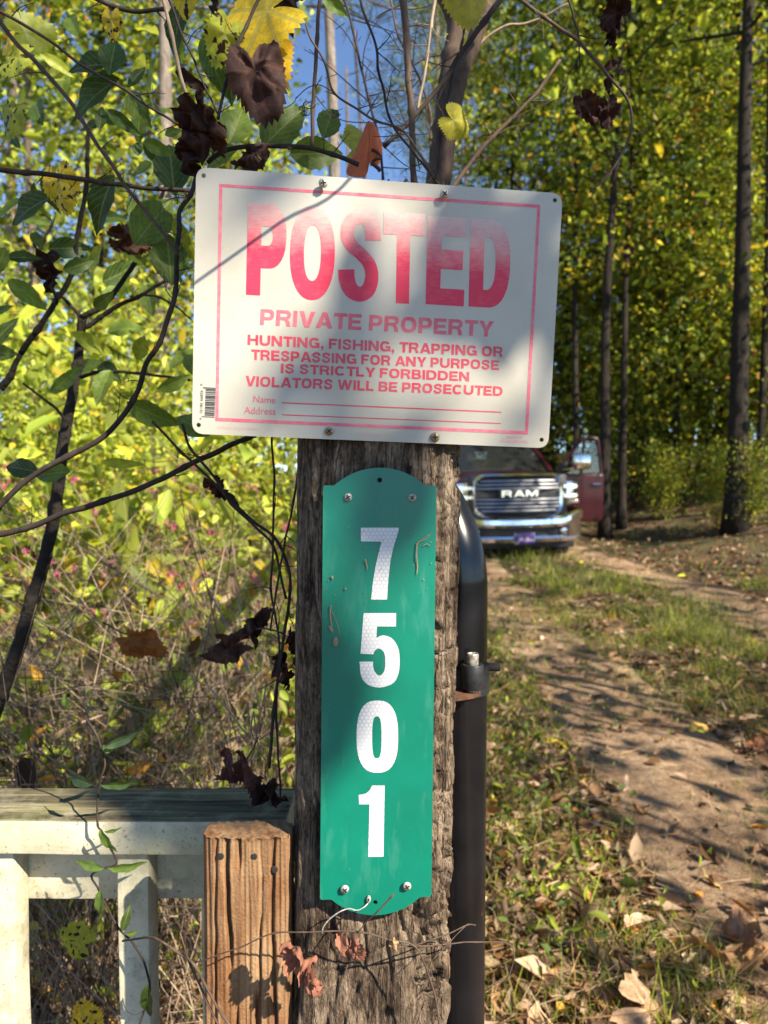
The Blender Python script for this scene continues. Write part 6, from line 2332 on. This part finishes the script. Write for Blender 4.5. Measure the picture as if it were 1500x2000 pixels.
for args, kw in [
    # heart-shaped vine leaves, yellow, near the top
    (('h', 'heart', 482, 42, 0.735, 150, 200, YE), dict(tilt=0.2, roll=0.2)),
    (('j', 'heart', 528, 128, 0.75, 105, -60, (0.60, 0.36, 0.02)), dict(tilt=-0.3, roll=0.4)),
    (('h', 'heart', 432, 88, 0.735, 72, -120, LY), dict(tilt=0.4, roll=-0.3, mat='big_leaf_spot')),
    (('b', 'heart', 217, 52, 0.80, 44, -100, YE), dict(tilt=0.4, mat='big_leaf_spot')),
    (('a', 'heart', 22, 120, 0.85, 66, 190, LY), dict(tilt=0.3, mat='big_leaf_spot')),
    (('a', 'heart', 12, 88, 0.85, 40, 200, YE), dict(tilt=0.6)),
    (('a', 'heart', 70, 62, 0.9, 70, 20, LY), dict(tilt=0.4)),
    (('c', 'heart', 20, 238, 0.85, 62, 240, LY), dict(tilt=0.3, mat='big_leaf_spot')),
    (('c', 'heart', 120, 375, 0.9, 75, -80, YE), dict(tilt=0.2, mat='big_leaf_spot')),
    (('m', 'heart', 360, 8, 0.80, 46, -90, YE), dict(tilt=0.3, mat='big_leaf_spot')),
    (('q', 'heart', 912, 2, 0.74, 85, -80, (0.50, 0.42, 0.04)), dict(tilt=0.1, roll=0.1)),
    (('q', 'heart', 897, 245, 0.80, 58, -20, (0.48, 0.42, 0.04)), dict(tilt=0.7, roll=0.2, curl=0.4)),
    (('l', 'heart', 693, 262, 0.84, 52, 110, (0.42, 0.40, 0.04)), dict(tilt=0.3)),
    (('l', 'heart', 700, 296, 0.84, 55, 200, (0.45, 0.40, 0.05)), dict(tilt=0.4)),
    # green oval leaves
    (('b', 'oval', 220, 108, 0.90, 92, 88, LG), dict(wid=0.6)),
    (('b', 'oval', 172, 128, 0.92, 110, 172, LG), dict(wid=0.55)),
    (('b', 'oval', 182, 190, 0.95, 130, 205, LG), dict(wid=0.6)),
    (('b', 'oval', 268, 148, 0.85, 62, 62, LG), dict(wid=0.35)),
    (('a', 'oval', 242, 240, 0.80, 72, -35, LG), dict(wid=0.4)),
    (('a', 'oval', 197, 228, 0.82, 62, 92, LG), dict(wid=0.4)),
    (('a', 'oval', 180, 245, 0.84, 70, 180, LG), dict(wid=0.35)),
    (('i', 'oval', 418, 130, 0.84, 110, -72, LG), dict(wid=0.45)),
    (('i', 'oval', 345, 58, 0.86, 90, -110, LG), dict(wid=0.6)),
    (('i', 'oval', 452, 150, 0.9, 100, -100, LG), dict(wid=0.5)),
    (('i', 'oval', 338, 258, 0.9, 34, 30, LM), dict(wid=0.6)),
    (('c', 'oval', 335, 325, 0.95, 130, 100, LG), dict(wid=0.6)),
    (('c', 'oval', 268, 290, 0.82, 34, 100, LG), dict(wid=0.7)),
    (('d', 'oval', 310, 290, 0.9, 60, -20, LM), dict(wid=0.5)),
    (('l', 'oval', 462, 242, 0.90, 92, 75, LM), dict(wid=0.75)),
    (('l', 'oval', 555, 245, 0.88, 120, 48, LM), dict(wid=0.68, tilt=0.1, roll=0.1)),
    (('l', 'oval', 642, 238, 0.90, 80, 75, LM), dict(wid=0.65)),
    (('l', 'oval', 620, 300, 0.95, 110, 10, LM), dict(wid=0.6)),
    (('l', 'oval', 390, 295, 0.95, 100, 160, LM), dict(wid=0.6)),
    (('l', 'oval', 430, 310, 0.92, 80, 200, LM), dict(wid=0.6)),
    (('k', 'oval', 655, 222, 0.84, 24, 60, LG), dict(wid=0.8)),
    (('k', 'oval', 655, 12, 0.84, 60, -30, LM), dict(wid=0.5)),
    (('c', 'oval', 55, 410, 1.0, 110, 200, LG), dict(wid=0.6)),
    (('c', 'oval', 200, 400, 1.0, 120, 240, LG), dict(wid=0.6)),
    (('d', 'oval', 300, 430, 1.0, 130, 60, LM), dict(wid=0.65)),
    (('d', 'oval', 330, 500, 1.0, 130, 100, LM), dict(wid=0.6)),
    (('d', 'oval', 360, 470, 1.0, 90, -70, LY), dict(wid=0.4)),
    (('d', 'oval', 375, 830, 0.95, 90, 150, LM), dict(wid=0.6)),
    (('d', 'oval', 300, 810, 1.1, 110, -25, LM), dict(wid=0.5)),
    (('d', 'oval', 100, 925, 1.0, 90, 185, LM), dict(wid=0.5)),
    (('d', 'oval', 40, 915, 1.0, 90, 170, LG), dict(wid=0.5)),
    (('e', 'oval', 240, 905, 1.05, 80, -5, LY), dict(wid=0.3)),
    # dead leaves
    (('j', 'heart', 508, 172, 0.715, 118, -75, DR), dict(tilt=0.1, roll=-0.2, crumple=0.35, mat='big_leaf_dry')),
    (('h', 'heart', 385, 255, 0.72, 96, -85, DR), dict(wid=0.35, crumple=0.8, mat='big_leaf_dry')),
    (('h', 'heart', 416, 262, 0.73, 76, -60, DR2), dict(wid=0.35, crumple=0.7, mat='big_leaf_dry')),
    (('h', 'heart', 378, 310, 0.735, 76, -95, DR), dict(wid=0.35, crumple=1.0, mat='big_leaf_dry')),
    (('l', 'heart', 485, 316, 0.745, 66, 180, DR), dict(wid=0.4, crumple=0.7, mat='big_leaf_dry')),
    (('i', 'oval', 375, 158, 0.83, 62, -25, DR), dict(wid=0.5, crumple=0.5, mat='big_leaf_dry')),
    (('k', 'heart', 570, 12, 0.78, 66, -80, DR), dict(wid=0.4, crumple=1.0, mat='big_leaf_dry')),
    (('m', 'oval', 422, 14, 0.80, 50, -90, DR), dict(wid=0.4, crumple=0.8, mat='big_leaf_dry')),
    (('r', 'heart', 1200, 42, 0.75, 72, -100, DR), dict(wid=0.3, crumple=0.9, mat='big_leaf_dry')),
    (('r', 'oval', 1194, 78, 0.75, 36, -60, DR), dict(wid=0.5, crumple=0.9, mat='big_leaf_dry')),
    (('r', 'oval', 1196, 128, 0.75, 36, 20, DR), dict(wid=0.6, crumple=0.6, mat='big_leaf_dry')),
    (('r', 'oval', 1188, 166, 0.75, 36, -85, DR), dict(wid=0.5, crumple=0.6, mat='big_leaf_dry')),
    (('r', 'oval', 1215, 140, 0.75, 26, 40, DR), dict(wid=0.6, crumple=0.6, mat='big_leaf_dry')),
    (('r', 'oval', 1228, 178, 0.75, 22, 50, DR), dict(wid=0.5, crumple=0.5, mat='big_leaf_dry')),
    (('r', 'heart', 1150, 216, 0.75, 52, -50, DR), dict(wid=0.45, crumple=0.6, mat='big_leaf_dry')),
    (('r', 'heart', 1186, 226, 0.75, 48, -85, DR), dict(wid=0.4, crumple=0.5, mat='big_leaf_dry')),
    (('c', 'heart', 100, 545, 1.1, 75, -95, DR), dict(wid=0.4, crumple=0.9, mat='big_leaf_dry')),
    (('c', 'heart', 265, 470, 1.1, 70, 0, DR2), dict(wid=0.4, crumple=0.9, mat='big_leaf_dry')),
    (('e', 'heart', 440, 962, 0.84, 62, -50, DR), dict(wid=0.3, crumple=0.9, mat='big_leaf_dry')),
    (('w', 'heart', 440, 1270, 1.1, 78, 205, DR2), dict(wid=0.4, crumple=0.8, mat='big_leaf_dry')),
    (('w', 'heart', 505, 1215, 1.0, 62, 60, DR), dict(wid=0.35, crumple=0.9, mat='big_leaf_dry')),
    (('w', 'heart', 472, 1515, 0.83, 88, -80, (0.12, 0.045, 0.035)), dict(wid=0.45, crumple=0.8, mat='big_leaf_dry')),
    (('w', 'heart', 530, 1548, 0.84, 66, -40, DR), dict(wid=0.35, crumple=1.0, mat='big_leaf_dry')),
    (('x', 'heart', 556, 1320, 0.80, 62, -85, DR), dict(wid=0.3, crumple=1.0, mat='big_leaf_dry')),
    (('x', 'heart', 580, 1260, 0.80, 60, -85, DR), dict(wid=0.3, crumple=1.0, mat='big_leaf_dry')),
]:
    L_(*args, **kw)

# extra leaves of the bent sapling, dark against the sunlit thicket
rs = random.Random(77)
for i in range(58):
    px = rs.uniform(-10, 372)
    py = rs.uniform(250, 760) if i % 3 else rs.uniform(40, 420)
    big_leaf('oval', px, py, rs.uniform(1.0, 1.6), rs.uniform(45, 95), rs.uniform(-140, 60), rs.choice([LG, LG, LM, LM, LY]), tilt=rs.uniform(-0.7, 0.7), roll=rs.uniform(-0.8, 0.8),
             wid=rs.uniform(0.35, 0.6), seed=i, parent=sap)

# lone orange oak leaf caught in the brush
lf = big_leaf('heart', 285, 1262, 1.25, 78, -30, (0.30, 0.11, 0.02), wid=0.45, crumple=0.35, mat='big_leaf_dry', name='oak_leaf')
tag(lf, 'single bright orange brown oak leaf caught in the brush left of the post', 'leaf')

stem([(285, 1262), (262, 1243), (236, 1234), (200, 1215)], 1.25, 1.3, 1.8, 'twig', lf, 'stalk')
stem([(552, 1236, .8), (510, 1228, .95), (470, 1240, 1.08), (440, 1262, 1.1)], 1.0, 1.6, 1.0, 'twig_dark', V['w'])
stem([(505, 1440, .8), (490, 1470, .82), (476, 1500, .83)], 0.82, 1.4, 1.0, 'twig_dark', V['w'])
# tendrils
tn = empty('tendril', P(600, 190, 0.74), 'curled dark tendrils looping beside the upright stem above the sign', 'tendril')
for cx, cy, r, tr in ((592, 212, 10, 2.2), (603, 205, 14, 1.4), (566, 290, 6, 2.0), (596, 222, 9, 1.8), (356, 128, 4, 2.0)):
    pts = [(cx + r * (1 - 0.06 * k) * math.cos(k * 0.7), cy + r * 0.62 * (1 - 0.06 * k) * math.sin(k * 0.7), 0.745 + 0.004 * math.sin(k)) for k in range(int(tr * 9))]
    stem(pts, 0.745, 0.9, 0.6, 'twig_dark', tn, 'curl', 5, 3, False)
stem([(578, 193), (600, 172), (622, 165), (648, 178)], 0.74, 1.0, 0.8, 'twig_dark', tn, 'curl', 5, 5, False)
stem([(545, 212), (560, 210), (575, 200), (578, 190)], 0.74, 1.0, 0.7, 'twig_dark', tn, 'curl', 5, 5, False)

# orange flagging tape knotted to the twig above the post
def tape():
    t = NT('orange_tape')
    n = t.noise(t.coord(), 90, 4, 0.6)
    col = t.ramp(n, [(0.3, (0.58, 0.13, 0.035)), (0.7, (0.74, 0.20, 0.06))])
    b = t.pbr(col, 0.5, 0, 0.4)
    tr = t.n('ShaderNodeBsdfTranslucent')
    t.l(col, tr.inputs['Color'])
    ms = t.n('ShaderNodeMixShader')
    ms.inputs[0].default_value = 0.3
    t.l(b.outputs[0], ms.inputs[1])
    t.l(tr.outputs[0], ms.inputs[2])
    t.done(ms)
    root = empty('flagging_tape', P(716, 240, 0.77), 'strip of orange flagging tape folded and tied above the post top', 'tape')

    def sheet(rows, name):
        vs, fs = [], []
        n = len(rows[0])
        for r in rows:
            vs += [P(*q) for q in r]
        for i in range(len(rows) - 1):
            for j in range(n - 1):
                fs.append((i * n + j, i * n + j + 1, (i + 1) * n + j + 1, (i + 1) * n + j))
        o = MB().add(vs, fs).build(name, t.m, root, fix=False, angle=None)
        sd = o.modifiers.new('thick', 'SOLIDIFY')
        sd.thickness = 0.0003
        sb = o.modifiers.new('sub', 'SUBSURF')
        sb.levels = sb.render_levels = 2
        return o
    sheet([[(716, 236, .772), (721, 234, .764), (726, 237, .768)], [(708, 262, .776), (719, 262, .760), (728, 260, .768)], [(696, 290, .782), (717, 292, .758), (726, 288, .768)],
           [(682, 316, .788), (712, 318, .760), (722, 314, .770)], [(668, 345, .792), (704, 350, .764), (718, 346, .772)]], 'tail')
    sheet([[(720, 240, .766), (728, 240, .758), (733, 244, .762)], [(722, 262, .762), (734, 264, .752), (743, 268, .760)], [(722, 284, .762), (738, 286, .750), (749, 292, .760)],
           [(722, 304, .764), (736, 300, .756), (745, 300, .764)], [(720, 330, .766), (732, 322, .764), (742, 326, .768)]], 'tail')
    k = MB().tube(catmull(line_px([(726, 292), (738, 298), (744, 308), (732, 312), (728, 320), (738, 328), (742, 334)], 0.757), 5), 0.0016, n=8, wob=0.6)
    k.build('knot', M['twig_dark'], root)


tape()

# ------------------------------------------------------------------ things low in the frame
hv = empty('honeysuckle', P(190, 1470, 0.82), 'slender honeysuckle vine with paired pointed leaves trailing over the white rail', 'vine')
stem([(165, 1400), (190, 1440), (205, 1490), (195, 1530), (190, 1570), (191, 1612), (199, 1624), (212, 1650), (228, 1684), (205, 1695), (182, 1705), (180, 1716), (192, 1738), (212, 1778), (238, 1818),
      (262, 1848), (285, 1888), (292, 1935), (278, 1985), (262, 2040)], 0.800, 2.0, 2.2, 'twig_dark', hv)
stem([(240, 1950, .80), (245, 1972, .79), (262, 1982, .785), (285, 1972, .79)], 0.79, 0.9, 0.6, 'twig_dark', hv, 'curl', 5, 5, False)
BL = (0.16, 0.26, 0.055)
for px, py, L, ang, w, col, tl in ((152, 1524, 82, 178, 0.30, (0.05, 0.10, 0.045), .5), (235, 1534, 76, -14, 0.26, (0.07, 0.13, 0.045), .5), (210, 1645, 66, -68, 0.36, BL, .2), (222, 1622, 40, -20, 0.3, BL, .8),
                                   (172, 1690, 76, 178, 0.26, BL, .3), (250, 1693, 76, -8, 0.32, BL, .4), (195, 1768, 66, -95, 0.36, BL, .1), (247, 1792, 52, 75, 0.38, LG, .3), (258, 1822, 24, 0, 0.55, LM, .3),
                                   (288, 1960, 92, -95, 0.34, LG, .2), (242, 1445, 78, 15, 0.28, (0.05, 0.10, 0.045), .5), (206, 1462, 28, 150, 0.5, LM, .6), (128, 1372, 40, -95, 0.35, BL, .2)):
    big_leaf('oval', px, py, 0.792, L, ang, col, tilt=tl, roll=0.25, curl=0.3, wid=w, parent=hv)
big_leaf('heart', 143, 1830, 1.0, 62, 160, LY, wid=0.5, tilt=0.3, mat='big_leaf_spot', parent=hv)
big_leaf('heart', 165, 1990, 1.0, 62, 120, YE, wid=0.5, tilt=0.3, mat='big_leaf_spot', parent=hv)

br = empty('bramble', P(300, 1832, 0.74), 'bare bramble stem reaching across the foot of the post with brown leaves', 'bramble')
stem([(240, 1838, .78), (300, 1832, .70), (350, 1862, .69), (380, 1885, .68), (410, 1940, .68), (452, 2010, .68)], 0.70, 2.2, 2.6, 'twig', br)
stem([(352, 1822), (372, 1885), (400, 1945), (430, 2010)], 0.685, 1.4, 2.6, 'twig', br)
stem([(380, 1880, .685), (420, 1868, .675), (480, 1846, .665), (540, 1822, .66), (620, 1820, .655), (700, 1819, .65), (760, 1836, .65), (808, 1848, .65), (830, 1885, .65), (850, 1950, .655), (858, 2010, .66)],
     0.66, 1.3, 2.0, 'twig', br)
stem([(770, 1852, .65), (830, 1848, .66), (905, 1842, .70), (985, 1840, .72), (1004, 1862, .72), (996, 1900, .72), (985, 1920, .72)], 0.68, 1.6, 1.0, 'twig', br)
stem([(806, 1850, .65), (850, 1832, .655), (890, 1818, .67), (915, 1806, .68), (930, 1807, .68)], 0.66, 1.5, 1.2, 'twig', br)
stem([(845, 1875, .66), (880, 1838, .67), (915, 1804, .68)], 0.66, 1.0, 0.8, 'twig', br)
stem([(698, 1822, .648), (715, 1800, .644), (740, 1778, .64), (768, 1746, .638)], 0.645, 1.0, 2.0, 'twig', br)
big_leaf('heart', 688, 1858, 0.640, 62, -75, RD, wid=0.48, crumple=0.55, mat='big_leaf_dry', parent=br)
big_leaf('heart', 590, 1882, 0.650, 74, -62, RD, wid=0.4, crumple=0.9, mat='big_leaf_dry', parent=br)
big_leaf('heart', 608, 1925, 0.655, 60, -62, RD, wid=0.32, crumple=0.9, mat='big_leaf_dry', parent=br)
big_leaf('oval', 770, 1842, 0.645, 26, 100, (0.35, 0.22, 0.10), wid=0.7, crumple=1.2, mat='big_leaf_dry', parent=br)

dg = empty('dead_grass', P(505, 1430, 0.86), 'tuft of bleached dry grass stalks hanging left of the post above the rail', 'grass tuft')
for pts in ([(496, 1390), (492, 1420), (496, 1442), (505, 1442)], [(496, 1392), (500, 1420), (503, 1446), (510, 1470), (518, 1484)], [(455, 1400), (475, 1425), (490, 1442)], [(550, 1405), (530, 1428), (506, 1444)],
            [(535, 1402), (542, 1418), (548, 1434)], [(400, 1330), (440, 1382), (470, 1420), (490, 1440)], [(500, 1550), (515, 1600), (524, 1632)], [(470, 1592), (448, 1604), (440, 1618)],
            [(520, 1330), (505, 1420), (490, 1500), (500, 1560)]):
    stem(pts, 0.86, 1.8, 1.2, 'twig_pale', dg, 'stalk', 6, 5, False)

# bigger fallen leaves that lie in view at the lower right
FL = [(1400, 1872, 150, 200, (0.42, 0.24, 0.10), 'large tan leaf with folded edge lying at the lower right'), (1160, 1800, 80, 120, (0.16, 0.055, 0.04), 'dark red brown leaf standing on edge in the verge'),
      (1085, 1775, 60, 30, (0.30, 0.21, 0.07), 'pale yellow brown leaf in the verge beside the gate'), (1350, 1900, 90, 60, (0.52, 0.42, 0.20), 'pale cream leaf beside the large tan leaf'),
      (1280, 1975, 150, -40, (0.45, 0.29, 0.16), 'curled tan leaf at the bottom border'), (1390, 1720, 55, 160, (0.40, 0.27, 0.09), 'small tan leaf on the bare wheel track'),
      (1370, 1422, 40, 10, (0.55, 0.36, 0.08), 'small yellow leaf on the edge of the grass strip'), (1250, 1582, 40, 170, (0.42, 0.22, 0.05), 'orange leaf near the middle of the wheel track'),
      (1450, 1850, 110, 100, (0.34, 0.18, 0.09), 'brown oak leaf beside the right border'), (1180, 1560, 40, 60, (0.40, 0.24, 0.12), 'tan leaf at the left edge of the wheel track'),
      (1480, 1455, 60, 30, (0.30, 0.12, 0.05), 'red brown leaf by the right border under the grass strip'), (1130, 1960, 90, 70, (0.40, 0.26, 0.14), 'tan leaf half buried in straw near the gate'),
      (1200, 1900, 80, 150, (0.36, 0.22, 0.12), 'curled light brown leaf left of the large tan leaf'), (1440, 1960, 120, 10, (0.44, 0.30, 0.17), 'broad pale brown leaf in the bottom right corner')]
for i, (px, py, L, ang, col, lab) in enumerate(FL):
    d = (P(px, py, 1.0) - CAM)
    Y = 1.42 / -d.z
    for _ in range(6):
        q = CAM + d * Y
        Y += (q.z - ground_z(q.x, q.y) - 0.025) / -d.z * 0.9
    q = CAM + d * Y
    o = big_leaf('heart' if i % 2 == 0 else 'oval', px, py, q.y, L, ang, col, tilt=0.5, roll=-0.9 if i != 1 else 0.2, curl=0.5, wid=0.45 if i % 2 else 0.4, crumple=0.45, seed=i, mat='big_leaf_dry', name='fallen_leaf')
    tag(o, lab, 'leaf', 'large fallen leaves by the drive')

# thin twig just above the picture whose shadow crosses the white sign
sa, sb_ = onplane(POSTED, 392, 545), onplane(POSTED, 700, 330)
wa, wb_ = POSTED @ Vector((*sa, 0)) + SUN * 0.31, POSTED @ Vector((*sb_, 0)) + SUN * 0.31
ov = empty('vine', wb_, 'thin straight vine hanging just above the white sign, its shadow crossing the P', 'vine', 'bare vines and branches round the signs')
dv = (wb_ - wa)
MB().tube(catmull([wa - dv * 0.05, wa + dv * 0.5 + Vector((0.001, 0, 0.001)), wb_, wb_ + dv * 0.8 + Vector((0, 0.02, 0.1))], 6), 0.0014, 0.0018, n=7).build('stem', M['twig_dark'], ov, fix=False, angle=None)

# unseen sapling added behind the photographer; leaves set along sun rays to cast shade
def shade_sapling():
    rnd = random.Random(3)
    spots = []
    for px, py, fr, t_, k in [(830, 600, POSTED, 6.2, 1), (940, 570, POSTED, 6.6, 1), (700, 810, POSTED, 5.6, 1), (800, 815, POSTED, 5.8, 2), (590, 770, POSTED, 5.9, 1), (1050, 520, POSTED, 5.5, 1),
                              (1060, 800, POSTED, 6.3, 1), (500, 420, POSTED, 6.8, 1), (930, 430, POSTED, 6.6, 1), (640, 620, POSTED, 7.0, 1), (690, 975, ADDR, 5.6, 2), (760, 1020, ADDR, 5.7, 2),
                              ]:
        for i in range(k):
            x, y = onplane(fr, px + rnd.uniform(-45, 45), py + rnd.uniform(-45, 45))
            spots.append(fr @ Vector((x, y, 0)) + SUN * (t_ + rnd.uniform(-0.5, 0.5)))
    for i in range(95):
        px, py = rnd.uniform(-60, 600), rnd.uniform(-80, 620)
        if px > 420 and py < 200:
            continue
        spots.append(P(px, py, rnd.uniform(0.72, 1.3)) + SUN * rnd.uniform(5.0, 7.0))
    for i in range(4):
        x, y = onplane(POSTED, rnd.uniform(390, 1080), rnd.uniform(340, 760))
        spots.append(POSTED @ Vector((x, y, 0)) + SUN * rnd.uniform(8.5, 10.5))
    for i in range(70):
        spots.append(P(rnd.uniform(-100, 620), rnd.uniform(1050, 1500), rnd.uniform(1.6, 3.2)) + SUN * rnd.uniform(4.0, 6.5))
    for i in range(150):
        spots.append(P(rnd.uniform(-100, 640), rnd.uniform(1260, 1800), rnd.uniform(1.3, 2.4)) + SUN * rnd.uniform(4.0, 6.0))
    for i in range(16):
        spots.append(P(rnd.uniform(250, 380), rnd.uniform(1500, 1700), 0.85) + SUN * rnd.uniform(4.0, 6.0))
    pos = np.array([tuple(p) for p in spots])
    m = len(pos)
    c = pos.mean(axis=0)
    root = empty('sapling', (c[0] + 1.2, c[1] - 1.0, ground_z(c[0] + 1.2, c[1] - 1.0)), 'unseen slim sapling added behind the photographer, leaves placed to shade signs and thicket', 'sapling', 'roadside trees whose crowns shade the drive')
    w = MB()
    base = Vector((c[0] + 1.2, c[1] - 1.0, ground_z(c[0] + 1.2, c[1] - 1.0)))
    topp = Vector((c[0] + 0.5, c[1] - 0.4, c[2] + 0.6))
    tr = catmull([base, base.lerp(topp, 0.5) + Vector((0.15, 0.05, 0)), topp], 8)
    w.tube(tr, 0.045, 0.012, n=8)
    w.build('trunk', M['bark'], root, fix=False, angle=None)
    dr = rnd_unit(m)
    nm = np.tile(np.array(SUN), (m, 1)) + rnd_unit(m) * 0.5
    dr -= nm * (dr * nm).sum(1, keepdims=True) / (nm * nm).sum(1, keepdims=True)
    dr /= np.linalg.norm(dr, axis=1, keepdims=True)
    ln = NR.uniform(0.075, 0.12, m)
    lm = leaf_mesh('crown', pos - dr * ln[:, None] * 0.5, dr, nm, ln, ln * 0.6, pick_colors(m, *PAL_YELLOW))
    link('crown', lm, M['leaf'], root)


shade_sapling()
